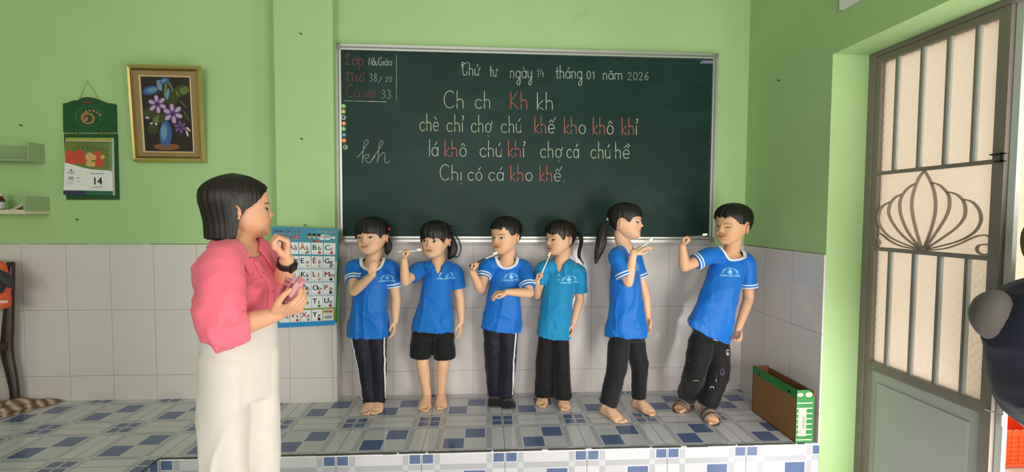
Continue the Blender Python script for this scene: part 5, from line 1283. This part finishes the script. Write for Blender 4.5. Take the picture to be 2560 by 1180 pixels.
o = bpy.data.objects[[o.name for o in bpy.data.objects if o.name.startswith('toothbrush')][-1]]
mb.tube([f0+(tip-f0)*-.27, f0+(tip-f0)*.42], [.0058, .0056], n=10); mb.build('grip', BR_K, o, True)

# ---- fourth child: girl in teal polo with a pigtail
t, h, q = kid(dict(base=(.30, .25, 0), by=0, seed=4, label='girl in teal polo shirt with a pigtail, biting a toothbrush, in wide black trousers', body_yaw=20,
    head=((1402, 594, .225), .195, 63, -2, 0, 1.0), nb=(1403, 656, .245), armA=((1357, 670, .225), (1342, 738, .25), (1342, 704, .155)), armB=((1446, 678, .25), (1450, 748, .255), (1434, 806, .22)),
    hem=((1342, 835, .24), (1427, 847, .24)), hemd=.095, skin=(220, 172, 136), slvA=(.046, .046, .55), slvB=(.048, .050, .78), collar='polo', collar_edge=True, shirt_mat=C_TEAL, emblem=(1422, 704, .92), chw=.84,
    handA=dict(d=(.15, -.2, 1), n=(.9, -.4, .1), th=(.4, -.6, .6), curl=(70, 85, 50), spread=2, tp=(30, .9, 45), L=.105), handB=dict(d=(-.08, -.12, -1), n=(-1, .3, 0), th=(-.3, -1, 0), curl=(20, 28, 18), L=.115),
    toes=((1349, 1020), (1416, 1028)), tdir=((-.35, -1), (.02, -1)), leg_r=([.052, .055, .056, .056, .058, .058], [.048, .053, .052, .052, .056, .056]), leg_mat=C_BLACK, bot=.035, wst=.74, face=dict(eye_open=.75, brow=.6, smile=0)))
hair_shell(h, lerp_tab([(0, .68), (20, .60), (45, .66), (62, .56), (74, .44), (84, .56), (100, .58), (114, .40), (140, .22), (180, .18)]), lambda t, s: .048-.020*s, 'hair', HAIR_B, t, seed=4, jag=.018, hang=False)
q0 = at(1439, 577, .30); lock([q0, at(1450, 586, .29), at(1454, 604, .275), at(1449, 626, .265), at(1449, 643, .26), at(1459, 658, .255)], [.009, .013, .012, .010, .009, .003], 'pigtail', HAIR, t, 6, 8)
mb = MB(); mb.ball(q0, .011); mb.build('hair_tie', mat('grey hair tie', (60, 84, 84), .6), t, True)
f0 = q['wA']+Vector((.024, -.022, .046)); tip = at(1377, 632, f0.y+.01)
toothbrush('white toothbrush in the mouth of the girl in the teal polo', f0-(tip-f0)*.4, tip, (BR_W, mat('cream bristles', (246, 214, 160), .7)))

# ---- fifth child: girl in profile with a long ponytail
t, h, q = kid(dict(base=(.70, .10, 0), by=0, seed=5, label='girl with a long black ponytail seen in profile, pointing a toothbrush at her classmate', body_yaw=-48,
    head=((1563, 553, .06), .192, -59, 2, 0, 1.0), nb=(1561, 618, .085), armA=((1543, 640, -.005), (1571, 706, -.06), (1583, 634, -.085)), armB=((1583, 636, .15), (1613, 735, .14), (1619, 790, .13)),
    hem=((1521, 845, .06), (1608, 838, .12)), hemd=.10, skin=(230, 182, 148), slvA=(.052, .055, .80), slvB=(.046, .046, .6), collar='ring', neckw=.060, neckd=.034, shirt_mat=C_BLUE, emblem=(1604, 672, .8), chw=.96,
    handA=dict(d=(.75, -.1, .55), n=(.35, .3, -.8), th=(.2, -.9, .1), curl=(26, 30, 20), per=[(12, 24, 14), (30, 40, 25), (45, 55, 30), (55, 60, 35)], spread=3, tp=(22, .7, 20), L=.118), handB=dict(d=(.0, -.08, -1), n=(-.6, -.6, 0), th=(.8, -.5, 0), curl=(20, 30, 20), L=.115),
    toes=((1556, 1060), (1637, 1040)), tdir=((.50, -1), (.52, -1)), hip=((1545, 850, .05), (1590, 845, .13)), knee=((1540, 925, .045), (1600, 920, .12)), leg_r=([.062, .062, .058, .055, .053, .052], [.060, .056, .050, .046, .044, .044]), leg_mat=C_CHAR, bot=.062, wst=.80, foot=.175, face=dict(eye_open=.8, brow=.6, smile=.4)))
hair_shell(h, lerp_tab([(0, .635), (35, .63), (55, .58), (66, .46), (74, .52), (84, .60), (100, .58), (114, .38), (140, .26), (180, .24)]), lambda t, s: .058-.022*s, 'hair', HAIR, t, seed=5, jag=.008, hang=False)
q0 = at(1521, 551, .075); lock([q0+Vector((.012, 0, 0)), at(1512, 560, .07), at(1506, 580, .06), at(1503, 605, .05), at(1498, 630, .045), at(1490, 655, .04)], [.012, .018, .025, .027, .024, .010], 'ponytail', HAIR, t, 9, 11)
mb = MB(); mb.tube([q0+Vector((.004, 0, .012)), q0+Vector((-.006, 0, -.012))], [.012, .012], n=12); mb.build('hair_tie', mat('pale hair tie', (186, 206, 200), .6), t, True)
tip = at(1632, 598, -.09); f0 = q['wA']+Vector((.035, -.008, .030))
toothbrush('cream toothbrush pointed upwards by the girl in profile', f0-(tip-f0)*.3, tip, (BR_B, BR_W), Vector((-.4, 0, 1)))
# back hem flicked out behind the far hand
# ---- sixth child: boy at the end of the row
t, h, q = kid(dict(base=(1.19, .03, 0), by=0, seed=6, label='tallest boy next to the cardboard box, in sandals and printed black trousers', body_yaw=28,
    head=((1832, 561, .01), .208, 66, -3, -6, 1.04), nb=(1829, 628, .035), armA=((1780, 636, .0), (1711, 667, -.03), (1706, 618, -.055)), armB=((1867, 654, .05), (1872, 744, .06), (1846, 820, .0)),
    hem=((1717, 806, .02), (1824, 856, .04)), hemd=.105, skin=(218, 168, 130), slvA=(.048, .047, .62), slvB=(.050, .050, .72), collar='ring', neckw=.068, neckd=.038, shirt_mat=C_BLUE, emblem=(1825, 686, 1.0), chw=.86, arm=1.05,
    handA=dict(d=(.10, -.05, 1), n=(.9, -.4, .1), th=(.4, -.7, .5), curl=(70, 80, 50), spread=2, tp=(30, .9, 45), L=.115), handB=dict(d=(-.12, -.18, -1), n=(-.8, -.5, 0), th=(-.4, -.9, 0), curl=(40, 55, 35), L=.118),
    toes=((1690, 1031), (1788, 1064)), tdir=((-.82, -.62), (-.12, -1)), hip=((1752, 838, .015), (1798, 850, .04)), knee=((1738, 925, .0), (1794, 935, .015)), foot=.18, leg_r=([.068, .066, .062, .062, .060, .052], [.070, .068, .064, .058, .058, .050]), leg_mat=C_BLACK, bot=.055, wst=.9, face=dict(eye_open=.28, smile=1.0, brow=.6)))
hair_shell(h, lerp_tab([(0, .745), (14, .70), (30, .755), (50, .70), (66, .58), (78, .56), (90, .64), (104, .60), (118, .46), (140, .36), (180, .33)]), lambda t, s: .085-.035*s, 'hair', HAIR, t, seed=6, jag=.016, hang=False)
f0 = q['wA']+Vector((.022, -.018, .056)); tip = at(1768, 589, f0.y-.01)
o = toothbrush('smoky grey toothbrush held out by the tallest boy', f0-(tip-f0)*.22, tip, (BR_G, BR_W), Vector((1, 0, .6)), .0065)
base = Vector((1.19, .03, 0))
# doodles printed on the trousers
trs = [c for c in t.children if c.name.startswith('trousers')][0]; tm = trs.data.copy(); tm.transform(Matrix.Translation(base)); tbv = bvh_of(tm)
def ringpts(cx, cy, rx, ry, a0=0, a1=360, wd=2.0, n=16):
    o_, i_ = [], []
    for k in range(n+1):
        a = math.radians(a0+(a1-a0)*k/n); o_.append((cx+rx*math.cos(a), cy-ry*math.sin(a))); i_.append((cx+(rx-wd)*math.cos(a), cy-(ry-wd)*math.sin(a)))
    return o_, i_
mb = MB(); 
def pix(x, y):
    d = ray(x, y).normalized(); hit, no, _, _ = tbv.ray_cast(CAM, d, 6)
    return None if hit is None else hit+no*.0015
for (cx, cy, rx, ry, a0, a1, wd, mi) in ((1819, 881, 3.6, 8, 30, 330, 1.6, 0), (1820, 884, 2, 3, 0, 360, 1.2, 0), (1806, 930, 6, 8, 0, 360, 1.3, 1), (1806, 931, 3, 4, 200, 420, 1.2, 1), (1780, 970, 5.2, 4.5, -20, 200, 1.8, 0), (1740, 954, 8, 4.5, 20, 170, 1.8, 2), (1784, 940, 8, 14, 300, 400, 1.2, 1), (1788, 951, 4, 5, -60, 60, 1.8, 2), (1716, 900, 3.2, 3.2, 40, 320, 1.5, 2), (1724, 901, 2.6, 3.2, 0, 360, 1.2, 1), (1710, 900, 2.4, 3, 90, 300, 1.2, 2), (1793, 846, 11, 6, 190, 350, 1.8, 0)):
    A, B = ringpts(cx, cy, rx, ry, a0, a1, wd); pa_ = [pix(*p) for p in A]; pb_ = [pix(*p) for p in B]
    for k in range(len(A)-1):
        F = [pa_[k], pa_[k+1], pb_[k+1], pb_[k]]
        if None not in F: mb.add(F, [(0, 1, 2, 3)], mi)
mb.build('trouser_print', [mat('white print', (196, 198, 196), .6), mat('mauve print', (92, 80, 98), .6), mat('tan print', (170, 150, 136), .6)], trs)
# sandals
SAND = mat('taupe sandal', (134, 112, 102), .6); SOLE = mat('dark sandal sole', (66, 54, 50), .7)
for hip, kn, a, d, Lf, ank in q['legs']:
    s = UP.cross(d); sd = thing('tmp', 'x', 'x', ank); sd.name = 'sandal'; sd.parent = t; sd.location = ank-base
    for k in ('label', 'category'): del sd[k]
    h0 = Vector((ank.x, ank.y, 0))-d*Lf*.27
    mb = MB(); mb.loft([[h0+d*(Lf*1.08*(.5-.5*math.cos(u)*1.0))+s*(w_*math.sin(u)*(1+.25*(math.cos(u) < 0)))+UP*z for u in [2*math.pi*k/28 for k in range(28)]] for z, w_ in ((.0005, .034), (.006, .037), (.010, .037))]); mb.build('sole', SOLE, sd, True)
    for t0, t1 in ((.52, .70), (.74, .84)):
        mb = MB(); rows = []
        for t_ in (t0, (t0+t1)/2, t1):
            hw = Lf*.245 if t_ < .8 else Lf*.225; hh = Lf*(.40-.30*t_)+.012
            rows.append([h0+d*(Lf*t_)+s*(hw*math.cos(u))+UP*(.006+hh*math.sin(u)) for u in [math.pi*k/16 for k in range(17)]])
        mb.loft(rows, cap=False, closed=False); st = mb.build('strap', SAND, sd, True); s3 = st.modifiers.new('s', 'SOLIDIFY'); s3.thickness = .004; s3.offset = 1

# ---- the teacher, standing on the lower floor in front of the platform
def teacher():
    base = Vector((-.965, -.87, FZ)); t = thing('person', 'woman in a coral pink shirt and long cream trousers facing the row of children', 'person', base)
    h = Head(at(600, 520, -.86), .205, -119, 3, 0, 1.0)
    f = math.radians(-64); fw = Vector((-math.sin(f), -math.cos(f), 0)); fw = Vector((abs(fw.x), fw.y, 0)); vr = Vector((-fw.y, fw.x, 0))   # vr: towards her left (far) side
    nb = at(597, 607, -.865); sN = at(556, 650, -1.0); sF = at(640, 648, -.735)
    eN = at(560, 826, -1.06); wN = at(682, 788, -1.02); eF = at(701, 742, -.80); wF = at(716, 655, -.90)
    waist = at(602, 800, -.87); hip = at(600, 880, -.865)
    mb = MB(); build_head(mb, h, .9)
    mb.tube([h.w((0, -.12, .22)), h.w((0, -.17, .0)), nb+UP*.015, nb-UP*.03], [.050, .046, .050, .06], n=20, sub=3)
    chest = nb-UP*.15+fw*.015
    mb.loft([oval(hip+UP*.04, vr*.10, fw*.075), oval(waist, vr*.105, fw*.078), oval(chest, vr*.13, fw*.095), oval(nb-UP*.06, vr*.14, fw*.075), oval(nb-UP*.02, vr*.08, fw*.058), oval(nb+UP*.01, vr*.052, fw*.05)])
    for s, e, w_ in ((sN, eN, wN), (sF, eF, wF)):
        mb.tube([nb-UP*.045, s-UP*.01], [.05, .046], n=12)
        mb.tube([s, s.lerp(e, .4), e], [.047, .044, .036], n=16, sub=3); mb.tube([e, e.lerp(w_, .3), e.lerp(w_, .7), w_, w_+(w_-e).normalized()*.012], [.036, .038, .031, .0255, .024], n=16, sub=2)
    L = .168
    hand(mb, wN, Vector((.92, .0, .30)), Vector((-.15, .55, .85)), Vector((-.35, -.15, .9)), L, spread=3, per=[(30, 40, 25), (38, 46, 28), (44, 50, 30), (52, 52, 30)], tp=(38, .55, 16))
    hand(mb, wF, Vector((.02, -.06, 1)), Vector((-.80, -.55, .0)), Vector((-.45, -.6, .5)), L, spread=1, per=[(62, 78, 45), (66, 82, 48), (70, 84, 48), (74, 84, 48)], tp=(26, .95, 42))
    for sg in (-1, 1):
        hp = hip+vr*(.058*sg)-UP*.06; an = Vector((hp.x-.014, hp.y, FZ+.075)); kn = hp.lerp(an, .5)
        mb.tube([hp, hp.lerp(kn, .5), kn, kn.lerp(an, .35), an], [.052, .048, .040, .042, .030], n=16, sub=3); foot(mb, an-UP*.075+UP*0, fw, .23, -sg, True, gz=FZ)
    make_body(mb, .0032, h, (222, 166, 130), t, nose=.85, cheek=.7, smile=1.0, eye_open=.8, brow=1.15, lip=(204, 78, 76), lipstick=.9, mouth_open=.7)
    # hair: swept-back crown, straight bob
    hs = hair_shell(h, lerp_tab([(0, .83), (25, .80), (48, .70), (68, .56), (84, .47), (93, .30), (100, .02), (112, -.02), (145, .0), (180, .03)]), lambda tt, s: .030+.035*min(1, abs(tt)/2.2)*(1-.25*s)+.06*math.exp(-((abs(tt)-2.6)/1.2)**2)*math.sin(min(1, s*1.25)*2.9)**2+.03*max(0, 1-s*2.2), 'hair', HAIR_B, t, n=150, msteps=34, seed=21, jag=.004, flare=-.05)
    # trousers: wide legs
    mb = MB(); wst = waist-UP*.0
    mb.loft([oval(wst+UP*.02, vr*.112, fw*.090), oval(wst-UP*.05, vr*.120, fw*.098), oval(hip-UP*.01, vr*.124, fw*.098), oval(hip-UP*.16, vr*.122, fw*.096)])
    for sg in (-1, 1):
        hp = hip+vr*(.060*sg); P = [hp+Vector((-.004*i+.010*sg*i*.3, 0, -.25*i)) for i in range(4)]+[Vector((hp.x-.016+.012*sg, hp.y, FZ+.03))]
        mb.tube(P, [(.070, .092), (.073, .092), (.076, .092), (.080, .094), (.085, .097)], n=30, round_ends=False, side=vr, sub=3)
    me = remesh(mb.mesh('trousers'), .007, 5, .5)
    wrinkle(me, .011, [(8, 8, .7, 1.0), (5, 5, 5, .25)], 31, lambda c: np.clip((waist.z-.10-c[:, 2])*3, .06, 1)); link('trousers', me, C_CREAM, t, True)
    # shirt
    mb = MB(); hem = waist-UP*.005
    mb.loft([oval(hem, vr*.128, fw*.104), oval(hem+UP*.04, vr*.145, fw*.122), oval(hem.lerp(chest, .55)+fw*.01, vr*.150, fw*.128), oval(chest+fw*.018, vr*.152, fw*.126), oval(nb-UP*.075, vr*.156, fw*.094), oval(nb-UP*.03, vr*.118, fw*.070), oval(nb+UP*.004, vr*.068, fw*.056), oval(nb+UP*.018, vr*.058, fw*.052)])
    for s in (sN, sF): mb.tube([nb+(s-nb)*.3-UP*.012, nb.lerp(s, .65)-UP*.006, s], [.052, .056, .056], n=16)
    mb.tube([nb.lerp(sN, .6)-UP*.03, sN-UP*.01, at(553, 715, -1.04), at(549, 775, -1.06), at(556, 822, -1.07), at(583, 824, -1.065), at(603, 814, -1.05)], [.058, .062, .070, .078, .074, .056, .045], n=26, round_ends=False, sub=3)
    mb.tube([nb.lerp(sF, .6)-UP*.03, sF-UP*.01, sF.lerp(eF, .55), eF+Vector((0, 0, .004)), eF.lerp(wF, .12)], [.060, .066, .064, .058, .052], n=24, round_ends=False, sub=3)
    me = remesh(mb.mesh('shirt'), .0055, 5, .5)
    wrinkle(me, .013, [(7, 7, 5, 1.0), (9, 9, 12, .5)], 33, lambda c: np.clip((nb.z+.0-c[:, 2])*5, .1, 1))
    bv = bvh_of(me); nc = nb+fw*.012-UP*.008; au, av = vr*.056, fw*.060-UP*.050; ax = au.cross(av).normalized(); ax = ax if ax.z > 0 else -ax
    cut_neck(me, nc, au, av, ax); sh = link('shirt', me, C_PINK, t, True); sd = sh.modifiers.new('s', 'SOLIDIFY'); sd.thickness = .003; sd.offset = -1
    rows = [[], [], [], []]; n = 40
    for i in range(n):
        q = i/(n-1)*2-1; a = q*math.radians(160); k = abs(q); dv = -fw*math.cos(a)+vr*math.sin(a); p = nb+dv*.060+fw*.010+UP*(.026-.046*k*k-.02*max(0, k-.8)*5)
        rows[0].append(p-UP*.016-dv*.002); rows[1].append(p+UP*.016); rows[2].append(p+UP*.014+dv*.010); o = p+dv*(.036+.03*k*k)-UP*(.034+.040*k**3)
        hit, no, _, _ = bv.find_nearest(o)
        if hit is not None and (o-hit).length < .05: o = hit+no*.006
        rows[3].append(o)
    mc = MB(); mc.loft(rows, cap=False, closed=False); co = mc.build('collar', C_PINK, sh, True); s3 = co.modifiers.new('s', 'SOLIDIFY'); s3.thickness = .003; s3.offset = 1; s3 = co.modifiers.new('b', 'SUBSURF'); s3.levels = s3.render_levels = 1
    # placket and rolled cuffs
    pts = []
    for d_ in (.06, .10, .16, .22, .28, .33):
        o = nb-UP*d_+fw*.4; hit, no, _, _ = bv.ray_cast(o, -fw, .6)
        if hit is not None: pts.append(hit)
    strip(pts, .028, bv, fw, 'placket', C_PINK, sh, .0015, .0015)
    for k in range(1, 4):
        hit = pts[k]; m3 = MB(); m3.ball(hit+fw*.004, .005); m3.build('button', mat('pink button', (206, 92, 112), .4), sh, True)
    def roll(a, b, r, nm):
        d = (b-a).normalized(); s1 = d.orthogonal().normalized(); s2 = d.cross(s1); mb = MB()
        prof = [(-.026, r*.98), (-.024, r*1.10), (0, r*1.14), (.020, r*1.08), (.024, r*.98), (.018, r*.86)]
        rnd = [random.uniform(.96, 1.05) for _ in range(28)]
        mb.loft([[b+d*x+(s1*math.cos(2*math.pi*i/28)+s2*math.sin(2*math.pi*i/28))*rr*rnd[i] for i in range(28)] for x, rr in prof], cap=False); o = mb.build(nm, C_PINK, sh, True)
    roll(at(575, 820, -1.065), at(598, 815, -1.052), .049, 'rolled_cuff'); roll(eF, eF.lerp(wF, .13), .051, 'rolled_cuff')
    # watch on the raised wrist
    d = (wF-eF).normalized(); c = wF-d*.006; s1 = d.orthogonal().normalized(); s2 = d.cross(s1); mb = MB()
    mb.loft([[c+d*x+(s1*math.cos(2*math.pi*i/28)+s2*math.sin(2*math.pi*i/28))*rr for i in range(28)] for x, rr in ((-.013, .027), (-.012, .0295), (.012, .029), (.013, .0265))], cap=False)
    wt = mb.build('wristwatch', mat('black watch strap', (20, 19, 22), .5), t, True)
    mb = MB(); k = (Vector((.75, -.45, .2))-d*Vector((.75, -.45, .2)).dot(d)).normalized(); mb.obox(c+k*.030, d*.017, d.cross(k)*.014, k*.005); mb.build('watch_case', mat('black watch face', (14, 14, 16), .15, .6), wt)
    # pink packets held in the near hand
    hp = wN+Vector((.065, -.005, .050)); PK = [mat('pink film', (206, 128, 138), .2, .6, var=.1, vscale=60), mat('pale pink film', (232, 186, 186), .2, .6, var=.1, vscale=60), mat('rose print', (158, 62, 74), .3, var=.1)]
    for k, (px, py, Y, ang, ln) in enumerate(((710, 735, -1.00, 22, .074), (724, 730, -1.015, 34, .076), (739, 724, -1.025, 30, .064), (720, 740, -.985, 48, .060), (728, 709, -.995, -62, .036))):
        c = at(px, py, Y); a = math.radians(ang); dv = Vector((math.sin(a), 0, math.cos(a))); sd_ = Vector((math.cos(a), -.25, -math.sin(a))).normalized(); nn = dv.cross(sd_)
        pk = thing('packet', ['longest pink packet nearest her thumb', 'pink packet leaning beside the longest one in her hand', 'outermost pink packet by her fingertips', 'tilted pink packet at the rear of the bundle in her hand', 'short pink packet lying across the top of the bundle'][k], 'packet', c-dv*ln*.5, 'pink packets held by the woman')
        mb = MB(); rings = []
        for s_, w_, th in ((-1, .017, .0008), (-.9, .016, .001), (-.8, .0145, .005), (-.3, .0155, .008), (.3, .0155, .008), (.8, .0145, .005), (.9, .016, .001), (1, .017, .0008)): rings.append(oval(c+dv*ln*.5*s_*1.35, sd_*w_, nn*th, 16))
        mb.loft(rings, k % 2); mb.build('wrapper', PK[:2], pk, True)
        mb = MB(); mb.obox(c-nn*.0085*(1 if nn.y > 0 else -1), dv*ln*.40, sd_*.007, nn*.0006); mb.build('printed_panel', PK[2] if k != 2 else PK[1], pk)
teacher()

# ---- onlooker cut off at the edge, standing in the doorway
def onlooker():
    Y = -1.16; base = Vector((1.86, Y, FZ)); t = thing('person', 'person in a dark navy top standing in the open doorway, cut off by the edge', 'person', base)
    h = Head(at(2656, 622, Y), .205, -100, -4, 0); nb = at(2680, 728, Y); fw = Vector((1, .15, 0)).normalized(); vr = Vector((-fw.y, fw.x, 0)); mb = MB(); build_head(mb, h)
    mb.tube([h.w((0, -.10, .22)), h.w((0, -.16, .0)), nb+UP*.01, nb-UP*.04], [.055, .052, .055, .07], n=18, sub=2)
    hem = at(2790, 1030, Y); chest = nb.lerp(hem, .45)
    mb.loft([oval(hem, vr*.11, fw*.07), oval(chest, vr*.11, fw*.08), oval(nb-UP*.05, vr*.10, fw*.05), oval(nb, vr*.05, fw*.045)])
    for sg in (-1, 1):
        s = nb-UP*.08+vr*.13*sg+fw*.05; e = s-UP*.24+fw*.03; w_ = e+fw*.20+UP*.04; mb.tube([s, e], [.045, .036], n=14); mb.tube([e, w_], [.036, .024], n=14); hand(mb, w_, fw, Vector((0, -sg, 0)), UP, .165)
        hp = hem+vr*.08*sg; an = Vector((hp.x+.02, hp.y, FZ+.07)); mb.tube([hp, hp.lerp(an, .5), an], [.075, .055, .034], n=14, sub=3); foot(mb, an-UP*.07, fw, .22, -sg, True, gz=FZ)
    make_body(mb, .006, h, (150, 96, 56), t)
    hair_shell(h, lerp_tab([(0, .76), (60, .6), (90, .5), (115, .15), (180, .02)]), lambda tt, s: .05, 'hair', hair_mat('brown hair', (84, 44, 14), (140, 78, 32)), t, seed=41, hang=False)
    # loose jacket: outline follows the rounded back
    rows = [(684, 2562), (706, 2512), (730, 2482), (770, 2460), (820, 2446), (860, 2446), (910, 2456), (960, 2464), (1005, 2478), (1040, 2500), (1066, 2526), (1092, 2556)]
    mb = MB(); rings = []
    for i, (py, px) in enumerate(rows):
        l = at(px+34, py, Y); r = Vector((2.12-.02*(i > 8), Y, l.z)); k = min(1, .35+.3*i) if i < 3 else 1-.12*max(0, i-8); c = (l+r)/2; hw = max((r.x-l.x)/2, .02); rings.append(oval(c, Vector((hw, .02, 0)), Vector((0, .15*k, 0)), 40, .8))
    mb.loft(rings); mb.tube([nb-UP*.07+vr*-.10, nb-UP*.18+vr*-.17, nb-UP*.30+vr*-.16+fw*.05, nb-UP*.30+vr*-.15+fw*.16], [.07, .075, .068, .05], n=18, sub=3); mb.tube([nb-UP*.03, nb-UP*.09], [.07, .12], n=18)
    me = remesh(mb.mesh('jacket'), .007, 6, .5); wrinkle(me, .007, [(6, 6, 8, 1)], 43); link('jacket', me, cloth('navy jacket', (13, 16, 38), .75), t, True)
    mb = MB(); c = at(2490, 788, -1.14); mb.ball(c, .070, .06, .085, nu=26, nv=16); me = mb.mesh('hood'); wrinkle(me, .006, [(10, 10, 10, 1)], 44); o = link('hood', me, cloth('grey lining', (88, 82, 78), .8), t, True); o['label'] = 'grey rounded hood'
    mb = MB(); wst = hem-UP*.0
    for sg in (-1, 1):
        hp = hem+vr*.08*sg+Vector((0, 0, .02)); mb.tube([hp, hp.lerp(Vector((hp.x+.02, hp.y, FZ+.07)), .5), Vector((hp.x+.02, hp.y, FZ+.05))], [.098, .082, .07], n=18, round_ends=False, sub=3)
    link('trousers', remesh(mb.mesh('trousers'), .008, 4, .5), C_BLACK, t, True)
onlooker()
